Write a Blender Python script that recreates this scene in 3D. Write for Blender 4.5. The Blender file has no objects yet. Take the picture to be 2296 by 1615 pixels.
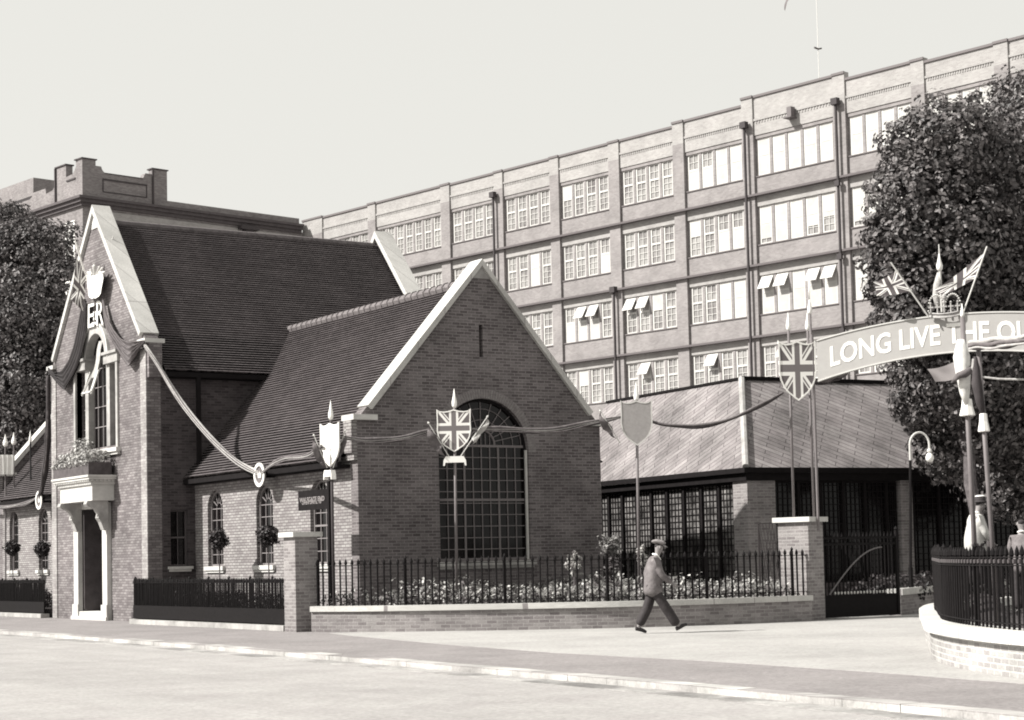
import bpy, bmesh, math, random
from mathutils import Vector, Matrix
from mathutils.geometry import tessellate_polygon
random.seed(7)
PI=math.pi; R=math.radians
sc=bpy.context.scene
COL=sc.collection
# ---------------------------------------------------------------- camera
# world frame: origin at the street corner of the small gabled wing, +X along the wing gable (away from
# the street), +Y along the street, metres.  F,PITCH,ROLL come from a least squares fit to the photograph.
F_,PITCH,ROLL,CYP,YAW,OX,OY=4039.5341926774117,0.06022535723922648,0.022588346679781383,1006.9916264817776,0.5846519696207438,-3.666696241333296,42.67766070166869
EYE=1.55
def _add(a,b,k): return tuple(x+k*y for x,y in zip(a,b))
_f=(0,math.cos(PITCH),math.sin(PITCH)); _u=(0,-math.sin(PITCH),math.cos(PITCH)); _r=(1.,0.,0.)
_cr,_sr=math.cos(ROLL),math.sin(ROLL)
_r,_u=tuple(_cr*x-_sr*y for x,y in zip(_r,_u)),tuple(_sr*x+_cr*y for x,y in zip(_r,_u))
_c,_s=math.cos(YAW),math.sin(YAW)
def tow(P): return Vector((_c*(P[0]-OX)+_s*(P[1]-OY),-_s*(P[0]-OX)+_c*(P[1]-OY),P[2]))
def rotw(d): return Vector((_c*d[0]+_s*d[1],-_s*d[0]+_c*d[1],d[2]))
CAM=tow((0,0,EYE)); RT,UP,FW=rotw(_r),rotw(_u),rotw(_f)
HF=rotw((0,1,0)); HR=rotw((1,0,0))   # horizontal forward / right of the view
def ray(x,y): return RT*((x-1148)/F_)+UP*((CYP-y)/F_)+FW
def at(x,y,D):           # survey point of the photograph (2296 px wide) at a distance of D metres
    d=ray(x,y); return CAM+d*(D/d.dot(HF))
def pl(x,y,p0,n):
    d=ray(x,y); n=Vector(n); return CAM+d*(n.dot(Vector(p0)-CAM)/n.dot(d))
cam=bpy.data.cameras.new('camera'); co=bpy.data.objects.new('camera',cam); COL.objects.link(co)
M=Matrix((RT,UP,-FW)).transposed().to_4x4(); M.translation=CAM; co.matrix_world=M
cam.sensor_width=36; cam.lens=F_/2296*36; cam.shift_y=(CYP-807.5)/2296; cam.clip_start=.5; cam.clip_end=3000
sc.camera=co
# ---------------------------------------------------------------- light
SUN=Vector((-1,.36,.92)).normalized()
w=bpy.data.worlds.new('World'); sc.world=w; w.use_nodes=True
nt=w.node_tree; nt.nodes.clear()
sky=nt.nodes.new('ShaderNodeTexSky'); sky.sky_type='NISHITA'; sky.sun_disc=False
sky.sun_elevation=math.asin(SUN.z); sky.sun_rotation=math.atan2(SUN.x,SUN.y)
sky.air_density=1.0; sky.dust_density=4.0; sky.ozone_density=1.0
bw=nt.nodes.new('ShaderNodeRGBToBW'); nt.links.new(sky.outputs[0],bw.inputs[0])
cr=nt.nodes.new('ShaderNodeMapRange'); nt.links.new(bw.outputs[0],cr.inputs[0])   # flat, film-like sky
cr.inputs[1].default_value=0; cr.inputs[2].default_value=20; cr.inputs[3].default_value=3.35; cr.inputs[4].default_value=6.3
tint=nt.nodes.new('ShaderNodeMix'); tint.data_type='RGBA'; tint.blend_type='MULTIPLY'; tint.inputs[0].default_value=1
nt.links.new(cr.outputs[0],tint.inputs[6]); tint.inputs[7].default_value=(1,.99,.935,1)
bg=nt.nodes.new('ShaderNodeBackground'); bg.inputs[1].default_value=.12
nt.links.new(tint.outputs[2],bg.inputs[0])
wo=nt.nodes.new('ShaderNodeOutputWorld'); nt.links.new(bg.outputs[0],wo.inputs[0])
sl=bpy.data.lights.new('sun','SUN'); sl.energy=4.8; sl.angle=R(.6); sl.color=(1,.975,.93)
so=bpy.data.objects.new('sun',sl); COL.objects.link(so); so.location=(-30,10,40)
so.rotation_euler=SUN.to_track_quat('Z','Y').to_euler()
sc.view_settings.view_transform='Standard'; sc.view_settings.look='None'
sc.view_settings.exposure=.9; sc.view_settings.gamma=1
try: sc.view_settings.use_curve_mapping=False
except Exception: pass
sc.cycles.filter_width=1.9; sc.cycles.max_bounces=5; sc.cycles.transparent_max_bounces=6
# ---------------------------------------------------------------- materials
def col(v,warm=None):
    # monochrome toned print: darks lean purple-brown, lights lean cream
    t=min(1,max(0,v/.36))
    return (v*1.0, v*(.845+.135*t), v*(.885+.055*t),1)
def mat(name,v=.3,rough=.8,spec=.3,noise=0,nscale=3,bump=0,bscale=40,metal=0,stain=0,grain=0,streak=0):
    m=bpy.data.materials.new(name); m.use_nodes=True; n=m.node_tree; b=n.nodes['Principled BSDF']
    b.inputs['Base Color'].default_value=col(v); b.inputs['Roughness'].default_value=rough
    b.inputs['Specular IOR Level'].default_value=spec; b.inputs['Metallic'].default_value=metal
    if noise or bump or stain or grain:
        tc=n.nodes.new('ShaderNodeTexCoord')
    if noise or stain:
        a=n.nodes.new('ShaderNodeTexNoise'); a.inputs['Scale'].default_value=nscale; a.inputs['Detail'].default_value=8; a.inputs['Roughness'].default_value=.65
        n.links.new(tc.outputs['Object'],a.inputs['Vector'])
        r=n.nodes.new('ShaderNodeValToRGB'); r.color_ramp.elements[0].position=.3; r.color_ramp.elements[1].position=.7
        r.color_ramp.elements[0].color=col(v*(1-noise)); r.color_ramp.elements[1].color=col(v*(1+noise))
        n.links.new(a.outputs[0],r.inputs[0]); out=r.outputs[0]
        if stain:
            s=n.nodes.new('ShaderNodeTexNoise'); s.inputs['Scale'].default_value=nscale*.22; s.inputs['Detail'].default_value=5
            n.links.new(tc.outputs['Object'],s.inputs['Vector'])
            rr=n.nodes.new('ShaderNodeMapRange'); rr.inputs[1].default_value=.42; rr.inputs[2].default_value=.66; rr.inputs[3].default_value=1; rr.inputs[4].default_value=1-stain
            n.links.new(s.outputs[0],rr.inputs[0])
            mx=n.nodes.new('ShaderNodeMix'); mx.data_type='RGBA'; mx.blend_type='MULTIPLY'; mx.inputs[0].default_value=1
            n.links.new(out,mx.inputs[6]); n.links.new(rr.outputs[0],mx.inputs[7]); out=mx.outputs[2]
        for kk,(amt,scl,msc) in enumerate(((grain,13,(1,1,1)),(grain*.7,31,(1,1,1)),(streak,1.0,(2.2,.10,1)))):
            if not amt: continue
            mp=n.nodes.new('ShaderNodeMapping'); mp.inputs['Scale'].default_value=msc; n.links.new(tc.outputs['Object'],mp.inputs[0])
            s=n.nodes.new('ShaderNodeTexNoise'); s.inputs['Scale'].default_value=scl; s.inputs['Detail'].default_value=3; n.links.new(mp.outputs[0],s.inputs['Vector'])
            rr=n.nodes.new('ShaderNodeMapRange'); rr.inputs[1].default_value=.35; rr.inputs[2].default_value=.65; rr.inputs[3].default_value=1-amt; rr.inputs[4].default_value=1+amt; n.links.new(s.outputs[0],rr.inputs[0])
            mx=n.nodes.new('ShaderNodeMix'); mx.data_type='RGBA'; mx.blend_type='MULTIPLY'; mx.inputs[0].default_value=1
            n.links.new(out,mx.inputs[6]); n.links.new(rr.outputs[0],mx.inputs[7]); out=mx.outputs[2]
        n.links.new(out,b.inputs['Base Color'])
    if bump:
        a=n.nodes.new('ShaderNodeTexNoise'); a.inputs['Scale'].default_value=bscale; a.inputs['Detail'].default_value=6
        n.links.new(tc.outputs['Object'],a.inputs['Vector'])
        u=n.nodes.new('ShaderNodeBump'); u.inputs['Strength'].default_value=bump; u.inputs['Distance'].default_value=.02
        n.links.new(a.outputs[0],u.inputs['Height']); n.links.new(u.outputs[0],b.inputs['Normal'])
    return m
def brickmat(name,v,mortar,var=.35,bw=.225,rh=.075,ms=.012,uv=False,bump=.6,stain=.25,big=.12,angle=0,rough=.9,stretch=False,offs=.5):
    m=bpy.data.materials.new(name); m.use_nodes=True; n=m.node_tree; b=n.nodes['Principled BSDF']
    b.inputs['Roughness'].default_value=rough; b.inputs['Specular IOR Level'].default_value=.2
    tc=n.nodes.new('ShaderNodeTexCoord')
    if uv: vec=tc.outputs['UV']
    else:
        sx=n.nodes.new('ShaderNodeSeparateXYZ'); n.links.new(tc.outputs['Object'],sx.inputs[0])
        ad=n.nodes.new('ShaderNodeMath'); ad.operation='ADD'; n.links.new(sx.outputs[0],ad.inputs[0]); n.links.new(sx.outputs[1],ad.inputs[1])
        cx=n.nodes.new('ShaderNodeCombineXYZ'); n.links.new(ad.outputs[0],cx.inputs[0]); n.links.new(sx.outputs[2],cx.inputs[1]); vec=cx.outputs[0]
    if angle:
        mp=n.nodes.new('ShaderNodeMapping'); mp.inputs['Rotation'].default_value=(0,0,angle); n.links.new(vec,mp.inputs[0]); vec=mp.outputs[0]
    # uneven laying
    nz=n.nodes.new('ShaderNodeTexNoise'); nz.inputs['Scale'].default_value=6; n.links.new(vec,nz.inputs['Vector'])
    mm=n.nodes.new('ShaderNodeMix'); mm.data_type='VECTOR'; mm.inputs[0].default_value=.006; n.links.new(vec,mm.inputs[4]); n.links.new(nz.outputs[1],mm.inputs[5]); vec2=mm.outputs[1]
    t=n.nodes.new('ShaderNodeTexBrick'); t.inputs['Scale'].default_value=1; t.offset=offs
    t.inputs['Brick Width'].default_value=bw; t.inputs['Row Height'].default_value=rh; t.inputs['Mortar Size'].default_value=ms; t.inputs['Mortar Smooth'].default_value=.2
    t.inputs['Color1'].default_value=col(v*(1-var)); t.inputs['Color2'].default_value=col(v*(1+var)); t.inputs['Mortar'].default_value=col(mortar); t.inputs['Bias'].default_value=0
    n.links.new(vec2,t.inputs['Vector'])
    s=n.nodes.new('ShaderNodeTexNoise'); s.inputs['Scale'].default_value=.7; s.inputs['Detail'].default_value=9; s.inputs['Roughness'].default_value=.7; n.links.new(vec,s.inputs['Vector'])
    rr=n.nodes.new('ShaderNodeMapRange'); rr.inputs[1].default_value=.35; rr.inputs[2].default_value=.65; rr.inputs[3].default_value=1-stain; rr.inputs[4].default_value=1+stain; n.links.new(s.outputs[0],rr.inputs[0])
    g=n.nodes.new('ShaderNodeTexNoise'); g.inputs['Scale'].default_value=30; g.inputs['Detail'].default_value=4; n.links.new(vec,g.inputs['Vector'])
    gr=n.nodes.new('ShaderNodeMapRange'); gr.inputs[1].default_value=.3; gr.inputs[2].default_value=.7; gr.inputs[3].default_value=1-big; gr.inputs[4].default_value=1+big; n.links.new(g.outputs[0],gr.inputs[0])
    mu=n.nodes.new('ShaderNodeMath'); mu.operation='MULTIPLY'; n.links.new(rr.outputs[0],mu.inputs[0]); n.links.new(gr.outputs[0],mu.inputs[1])
    mx=n.nodes.new('ShaderNodeMix'); mx.data_type='RGBA'; mx.blend_type='MULTIPLY'; mx.inputs[0].default_value=1
    n.links.new(t.outputs[0],mx.inputs[6]); n.links.new(mu.outputs[0],mx.inputs[7]); n.links.new(mx.outputs[2],b.inputs['Base Color'])
    if bump:
        inv=n.nodes.new('ShaderNodeMath'); inv.operation='MULTIPLY_ADD'; inv.inputs[1].default_value=-1; inv.inputs[2].default_value=1; n.links.new(t.outputs['Fac'],inv.inputs[0])
        ad2=n.nodes.new('ShaderNodeMath'); ad2.operation='MULTIPLY_ADD'; ad2.inputs[1].default_value=.5; n.links.new(g.outputs[0],ad2.inputs[0]); n.links.new(inv.outputs[0],ad2.inputs[2])
        u=n.nodes.new('ShaderNodeBump'); u.inputs['Strength'].default_value=bump; u.inputs['Distance'].default_value=.012
        n.links.new(ad2.outputs[0],u.inputs['Height']); n.links.new(u.outputs[0],b.inputs['Normal'])
    return m
def leafmat(name,lo,hi,scale=1.2):
    m=bpy.data.materials.new(name); m.use_nodes=True; n=m.node_tree; b=n.nodes['Principled BSDF']
    b.inputs['Roughness'].default_value=.5; b.inputs['Specular IOR Level'].default_value=.35
    oi=n.nodes.new('ShaderNodeNewGeometry')
    r=n.nodes.new('ShaderNodeValToRGB'); r.color_ramp.elements[0].color=col(lo); r.color_ramp.elements[1].color=col(hi)
    n.links.new(oi.outputs['Random Per Island'],r.inputs[0]); n.links.new(r.outputs[0],b.inputs['Base Color'])
    tr=n.nodes.new('ShaderNodeBsdfTranslucent'); n.links.new(r.outputs[0],tr.inputs[0]); ms=n.nodes.new('ShaderNodeMixShader'); ms.inputs[0].default_value=.25
    o=n.nodes['Material Output']; n.links.new(b.outputs[0],ms.inputs[1]); n.links.new(tr.outputs[0],ms.inputs[2]); n.links.new(ms.outputs[0],o.inputs[0])
    return m
def jackmat(name,blue=.13,red=.17,white=.78):
    m=bpy.data.materials.new(name); m.use_nodes=True; n=m.node_tree; b=n.nodes['Principled BSDF']; b.inputs['Roughness'].default_value=.8
    b.inputs['Specular IOR Level'].default_value=.15
    tc=n.nodes.new('ShaderNodeTexCoord'); sx=n.nodes.new('ShaderNodeSeparateXYZ'); n.links.new(tc.outputs['UV'],sx.inputs[0])
    def ma(op,a,bb=None,c=None):
        k=n.nodes.new('ShaderNodeMath'); k.operation=op
        for i,v in enumerate((a,bb,c)):
            if v is None: continue
            if isinstance(v,(int,float)): k.inputs[i].default_value=v
            else: n.links.new(v,k.inputs[i])
        return k.outputs[0]
    ax=ma('ABSOLUTE',sx.outputs[0]); ay=ma('ABSOLUTE',sx.outputs[1])
    d=ma('ABSOLUTE',ma('SUBTRACT',ax,ay)); sg=ma('SUBTRACT',ax,ay)
    def mix(fac,prev,v):
        k=n.nodes.new('ShaderNodeMix'); k.data_type='RGBA'; n.links.new(fac,k.inputs[0])
        if prev is None: k.inputs[6].default_value=col(blue)
        else: n.links.new(prev,k.inputs[6])
        k.inputs[7].default_value=col(v); return k.outputs[2]
    c=mix(ma('LESS_THAN',d,.085),None,white)
    c=mix(ma('LESS_THAN',ma('ABSOLUTE',ma('ADD',sg,.025)),.024),c,red)
    c=mix(ma('MAXIMUM',ma('LESS_THAN',ax,.135),ma('LESS_THAN',ay,.125)),c,white)
    c=mix(ma('MAXIMUM',ma('LESS_THAN',ax,.07),ma('LESS_THAN',ay,.062)),c,red)
    n.links.new(c,b.inputs['Base Color']); return m
BR_LIT=brickmat('sunlit_wing_brick',.245,.11,var=.22,ms=.011,stain=.13)  # lighter copy of the wing brick, sun on the street wall put into colour
BR_SHD=brickmat('shade_darkened_brick',.118,.20,var=.32,ms=.010)  # darker copy for the gable walls, their shade put into the colour
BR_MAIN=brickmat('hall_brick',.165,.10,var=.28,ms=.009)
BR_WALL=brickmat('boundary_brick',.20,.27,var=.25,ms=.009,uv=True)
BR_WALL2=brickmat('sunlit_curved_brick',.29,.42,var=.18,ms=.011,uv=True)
BR_PIL=brickmat('pillar_brick',.20,.27,var=.25,ms=.012)
BR_FAR=brickmat('factory_brick',.225,.25,var=.12,ms=.008,bump=0,stain=.14,big=.05)
BR_FARP=brickmat('parapet_brick',.30,.33,var=.10,ms=.008,bump=0,stain=.12,big=.05)
BR_FAR2=brickmat('office_brick',.20,.22,var=.2,ms=.008,bump=0,stain=.15)
RAD=mat('gauged_brick',.19,noise=.3,nscale=9,bump=.3)
TILE=brickmat('clay_roof_tile',.088,.006,var=.16,bw=.165,rh=.1,ms=.0045,uv=True,bump=.3,stain=.13,big=.10)
RIDGE=mat('ridge_tile',.14,noise=.3,nscale=8,bump=.3)
SLATE=brickmat('diagonal_slate',.19,.06,var=.14,bw=.95,rh=.18,ms=.012,uv=True,bump=.3,stain=.4,big=.12,angle=R(35))
STONE=mat('portland_stone',.52,noise=.10,nscale=5,stain=.15,bump=.15)
STONEJ=brickmat('jointed_coping_stone',.46,.2,var=.10,bw=.78,rh=9,ms=.008,stain=.18,big=.12,bump=.25,offs=0)
STONE2=mat('weathered_stone',.36,noise=.2,nscale=5,stain=.35,bump=.2)
FWHITE=mat('factory_window_paint',.50,rough=.6,noise=.08,nscale=2)
WHITE=mat('white_paint',.78,rough=.5,noise=.04,nscale=6)
OFFW=mat('cream_paint',.5,rough=.6,noise=.08,nscale=6)
IRON=mat('black_iron_paint',.008,rough=.7,spec=.12,noise=.3,nscale=12)
DARK=mat('dark_timber',.010,rough=.8,spec=.1,noise=.3,nscale=6)
GLASS=mat('window_glass',.006,rough=.10,spec=.22)
GLASSF=mat('factory_glass',.24,rough=.12,spec=.6,noise=.55,nscale=.9)
BLIND=mat('white_blind',.43,rough=.9,noise=.14,nscale=1.3)
GBAR=mat('glazing_bar_paint',.10,rough=.6)
CURT=mat('pale_curtain',.35,rough=.9,noise=.3,nscale=5)
POLE=mat('grey_pole_paint',.14,rough=.5,noise=.15,nscale=6)
CLOTHD=mat('dark_bunting_cloth',.045,rough=.85,noise=.35,nscale=7)
CLOTHM=mat('mid_bunting_cloth',.12,rough=.85,noise=.35,nscale=7,bump=.5,bscale=25)
CLOTHL=mat('pale_bunting_cloth',.36,rough=.85,noise=.25,nscale=9,bump=.5,bscale=25)
GREYB=mat('grey_banner_cloth',.33,rough=.85,noise=.05,nscale=4)
SHG=mat('silver_grey_shield',.27,rough=.7,noise=.12,nscale=14)
JACK=jackmat('union_flag')
JACK2=jackmat('union_flag_cloth',.10,.12,.78)
LEAF=leafmat('tree_leaves',.010,.20)
LEAF2=leafmat('bay_leaves',.006,.07)
LEAF3=leafmat('shrub_leaves',.03,.16)
PETAL=leafmat('pale_petals',.12,.75)
PETAL2=leafmat('bedding_plants',.03,.60)
BARK=mat('bark',.09,noise=.5,nscale=7,bump=.8,bscale=14)
SKIN=mat('skin',.22,rough=.6); HAIR=mat('hair',.03)
JACKET=mat('grey_tweed',.135,noise=.35,nscale=9,bump=1.0,bscale=8); TROUS=mat('dark_wool',.032,noise=.2,nscale=9,bump=1.0,bscale=7); CAPM=mat('grey_cap',.20,noise=.25,nscale=30)
SHOE=mat('black_leather',.02,rough=.35); COATM=mat('pale_raincoat',.45,noise=.2,nscale=6,bump=.8,bscale=7)
# ---------------------------------------------------------------- mesh helpers
class MB:
    def __init__(s): s.v=[];s.f=[];s.uv={}
    def add(s,vs,fs,uvs=None):
        o=len(s.v); s.v+= [tuple(v) for v in vs]
        for i,f in enumerate(fs):
            s.f.append([o+k for k in f])
            if uvs: s.uv[len(s.f)-1]=uvs[i]
        return s
    def box(s,a,b):
        x0,y0,z0=[min(p,q) for p,q in zip(a,b)]; x1,y1,z1=[max(p,q) for p,q in zip(a,b)]
        return s.add([(x0,y0,z0),(x1,y0,z0),(x1,y1,z0),(x0,y1,z0),(x0,y0,z1),(x1,y0,z1),(x1,y1,z1),(x0,y1,z1)],
         [(3,2,1,0),(4,5,6,7),(0,1,5,4),(1,2,6,5),(2,3,7,6),(3,0,4,7)])
    def bar(s,a,b,w,h=None,up=Vector((0,0,1))):   # rectangular bar from a to b
        a=Vector(a);b=Vector(b);h=h or w;d=(b-a).normalized(); up=Vector(up)
        x=d.cross(up)
        if x.length<1e-4: x=d.cross(Vector((1,0,0)))
        x.normalize(); y=x.cross(d).normalized(); vs=[]
        for p in(a,b):
            for sx,sy in((-1,-1),(1,-1),(1,1),(-1,1)): vs.append(p+x*(sx*w/2)+y*(sy*h/2))
        return s.add(vs,[(3,2,1,0),(4,5,6,7),(0,1,5,4),(1,2,6,5),(2,3,7,6),(3,0,4,7)])
    def tube(s,pts,r,n=8,cap=True):
        pts=[Vector(p) for p in pts]; rs=r if isinstance(r,(list,tuple)) else [r]*len(pts); vs=[];px=None
        for i,p in enumerate(pts):
            d=(pts[min(i+1,len(pts)-1)]-pts[max(i-1,0)])
            d=d.normalized() if d.length>1e-9 else Vector((0,0,1))
            if px is None:
                px=d.cross(Vector((0,0,1)));
                if px.length<1e-3: px=Vector((1,0,0))
            px=(px-d*px.dot(d)).normalized(); py=d.cross(px)
            for k in range(n):
                a=2*PI*k/n; vs.append(p+px*(math.cos(a)*rs[i])+py*(math.sin(a)*rs[i]))
        fs=[]
        for i in range(len(pts)-1):
            for k in range(n): k2=(k+1)%n; fs.append((i*n+k,i*n+k2,(i+1)*n+k2,(i+1)*n+k))
        if cap: fs.append(tuple(range(n-1,-1,-1))); fs.append(tuple((len(pts)-1)*n+k for k in range(n)))
        return s.add(vs,fs)
    def lathe(s,base,prof,n=12,axis=Vector((0,0,1))):
        base=Vector(base); return s.tube([base+axis*z for r,z in prof],[max(r,.001) for r,z in prof],n)
    def prism(s,poly,f,d0,d1,holes=(),uv=False):
        # poly in (a,b); f(a,b,d)->xyz ; solid between d0 and d1 with holes
        loops=[[Vector((p[0],p[1],0)) for p in l] for l in [poly]+list(holes)]
        tris=tessellate_polygon(loops); flat=[p for l in loops for p in l]; n=len(flat)
        vs=[f(p.x,p.y,d0) for p in flat]+[f(p.x,p.y,d1) for p in flat]
        fs=[tuple(t) for t in tris]+[tuple(n+i for i in reversed(t)) for t in tris]; o=0
        for l in loops:
            m=len(l)
            for i in range(m): j=(i+1)%m; fs.append((o+i,o+j,n+o+j,n+o+i))
            o+=m
        uvs=None
        if uv: uvs=[[(( flat[k%n]).x,(flat[k%n]).y) for k in f_] for f_ in fs]
        return s.add(vs,fs,uvs)
    def build(s,name,m,parent=None,smooth=False,loc=None,local=False,recalc=True):
        me=bpy.data.meshes.new(name); vs=s.v
        if loc is not None: L=Vector(loc); vs=[tuple(Vector(v)-L) for v in vs]
        elif parent is not None and not local:
            inv=parent_matrix(parent).inverted(); vs=[tuple(inv@Vector(v)) for v in vs]
        me.from_pydata(vs,[],s.f)
        if s.uv:
            ul=me.uv_layers.new(name='UVMap')
            for p in me.polygons:
                u=s.uv.get(p.index)
                if u:
                    for li,c in zip(p.loop_indices,u): ul.data[li].uv=c
        if recalc:
            bm=bmesh.new(); bm.from_mesh(me); bmesh.ops.recalc_face_normals(bm,faces=bm.faces); bm.to_mesh(me); bm.free()
        me.materials.append(m)
        if smooth:
            for p in me.polygons: p.use_smooth=True
        o=bpy.data.objects.new(name,me); COL.objects.link(o)
        if loc is not None: o.location=loc
        if parent is not None: o.parent=parent
        return o
def parent_matrix(o):
    m=Matrix.LocRotScale(o.location,o.rotation_euler,o.scale)
    return parent_matrix(o.parent)@m if o.parent else m
def thing(name,label,cat,loc=(0,0,0),rotz=0,group=None):
    o=bpy.data.objects.new(name,None); COL.objects.link(o); o.location=loc; o.rotation_euler=(0,0,rotz); o.empty_display_size=.3
    o['label']=label; o['category']=cat
    if group: o['group']=group
    return o
def tag(o,label,cat,group=None,kind=None):
    if kind: o['kind']=kind
    if label: o['label']=label
    if cat: o['category']=cat
    if group: o['group']=group
    return o
def struct(mb,name,m,**k):
    o=mb.build(name,m,**k); o['kind']='structure'; return o
def arc(cx,cy,r,a0,a1,n): return [(cx+r*math.cos(a0+(a1-a0)*i/n),cy+r*math.sin(a0+(a1-a0)*i/n)) for i in range(n+1)]
def copy_tree(o,parent=None):
    c=o.copy(); COL.objects.link(c)
    if parent: c.parent=parent
    for k in list(KIDS.get(o.name,[])): copy_tree(k,c)
    return c
KIDS={}
def kids(o): KIDS[o.name]=[k for k in COL.objects if k.parent==o]; [kids(k) for k in KIDS[o.name]]
def textmesh(txt,size,extr=.01,offset=0.0,sx=1.0,space=1.0):
    cu=bpy.data.curves.new('t','FONT'); cu.body=txt; cu.size=size; cu.extrude=extr; cu.offset=offset; cu.space_character=space; cu.align_x='LEFT'; cu.resolution_u=3
    o=bpy.data.objects.new('t',cu); COL.objects.link(o); bpy.context.view_layer.update()
    me=bpy.data.meshes.new_from_object(o); bpy.data.objects.remove(o)
    vs=[(v.co.x*sx,v.co.y,v.co.z) for v in me.vertices]; fs=[tuple(p.vertices) for p in me.polygons]; return vs,fs
def rowmesh(P,cols,closed=False):
    fs=[]
    for i in range(len(P)//cols-1):
        for k in range(cols-1): fs.append((i*cols+k,i*cols+k+1,(i+1)*cols+k+1,(i+1)*cols+k))
    return fs
def smooth_path(P,n=6):
    P=[Vector((p[0],p[1],0)) for p in P]; out=[]
    for i in range(len(P)-1):
        p0=P[max(i-1,0)];p1=P[i];p2=P[i+1];p3=P[min(i+2,len(P)-1)]
        for k in range(n):
            t=k/n; out.append(.5*((2*p1)+(p2-p0)*t+(2*p0-5*p1+4*p2-p3)*t*t+(3*p1-p0-3*p2+p3)*t**3))
    out.append(P[-1]); return out
def offset(P,d):
    out=[]
    for i,p in enumerate(P):
        t=(P[min(i+1,len(P)-1)]-P[max(i-1,0)]).normalized(); out.append(p+Vector((-t.y,t.x,0))*d)
    return out
def ribbon(mb,P,d0,d1,z0,z1):
    a,b=offset(P,d0),offset(P,d1); s=0; n=len(P); vs=[]; 
    for i in range(n): vs+= [(a[i].x,a[i].y,z0),(a[i].x,a[i].y,z1),(b[i].x,b[i].y,z1),(b[i].x,b[i].y,z0)]
    fs=[];uv=[]
    for i in range(n-1):
        L=(P[i+1]-P[i]).length
        for k,(ua,ub) in enumerate(((z0,z1),(0,abs(d1-d0)),(z1,z0),(abs(d1-d0),0))):
            k2=(k+1)%4; fs.append((i*4+k,i*4+k2,(i+1)*4+k2,(i+1)*4+k)); uv.append([(s,ua),(s,ub),(s+L,ub),(s+L,ua)])
        s+=L
    w=abs(d1-d0)
    fs+=[(0,1,2,3),((n-1)*4+3,(n-1)*4+2,(n-1)*4+1,(n-1)*4)]; uv+=[[(0,z0),(0,z1),(w,z1),(w,z0)],[(w,z0),(w,z1),(0,z1),(0,z0)]]
    return mb.add(vs,fs,uv)
def sample(P,pitch,start=0.0):
    out=[];acc=start;s=0
    for i in range(len(P)-1):
        L=(P[i+1]-P[i]).length; d=(P[i+1]-P[i])/L if L else None
        while acc<=s+L: out.append(P[i]+d*(acc-s)); acc+=pitch
        s+=L
    return out
# ---------------------------------------------------------------- ground
ROAD=mat('road_asphalt',.30,rough=.9,noise=.10,nscale=1.1,stain=.12,grain=.10,streak=.04,bump=.5,bscale=60)
PAVE=mat('pavement_asphalt',.22,rough=.9,noise=.10,nscale=2.5,stain=.16,grain=.13,bump=.5,bscale=60)
FORE=mat('forecourt_concrete',.33,rough=.9,noise=.08,nscale=1.5,stain=.16,grain=.11,bump=.4,bscale=50)
KERB=brickmat('granite_kerb',.36,.24,var=.16,bw=.9,rh=5,ms=.006,stain=.40,big=.12,bump=.2,offs=0)
GUT=mat('gutter_concrete',.315,noise=.22,nscale=3.5,stain=.55,grain=.15,bump=.3)
LAWN=mat('garden_soil',.05,noise=.5,nscale=4,bump=.8,bscale=8)
m=MB(); 
struct(MB().add([(-600,-600,-.085),(600,-600,-.085),(600,600,-.085),(-600,600,-.085)],[(0,1,2,3)]),'ground',ROAD)
KP=smooth_path([(-6.15,300),(-6.15,60),(-6.15,20),(-6.15,2),(-6.32,-6),(-6.6,-13),(-6.95,-20),(-7.3,-24.5),(-7.75,-28),(-8.8,-36),(-10.5,-46),(-22,-110)],10)
inner=offset(KP,.27)
struct(MB().prism([(p.x,p.y) for p in inner]+[(400,-110),(400,300)],lambda a,b,d:(a,b,d),-.3,0),'pavement',PAVE)
mb=MB(); ks=sample([p for p in KP if -60<p.y<64],.92)
for a,b in zip(ks,ks[1:]):
    d=(b-a).normalized(); n_=Vector((-d.y,d.x,0)); j=random.uniform(-.006,.006); z=.004+random.uniform(-.004,.004)
    q=[a+d*.002+n_*j,b-d*.002+n_*j,b-d*.002+n_*.268,a+d*.002+n_*.268]; mb.add([(p.x,p.y,-.4) for p in q]+[(p.x,p.y,z) for p in q],[(3,2,1,0),(4,5,6,7),(0,1,5,4),(1,2,6,5),(2,3,7,6),(3,0,4,7)])
struct(mb,'kerb',KERB)
mb=MB(); ribbon(mb,[p for p in KP if -60<p.y<64],-.01,-.42,-.3,-.079); struct(mb,'gutter',GUT)
# pale forecourt and driveway in front of the gates, wedge shaped where it meets the pavement
mb=MB(); poly=[(-2.2,-2.6),(-2.54,-4.2),(-3.4,-9.4),(-3.85,-13.5),(-3.85,-17.5),(-4.1,-21),(-4.5,-24),(-5.4,-40),(30,-40),(30,-5),(7.6,-5)]
mb.prism(poly,lambda a,b,d:(a,b,d),-.05,.004); struct(mb,'driveway',FORE)
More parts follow.
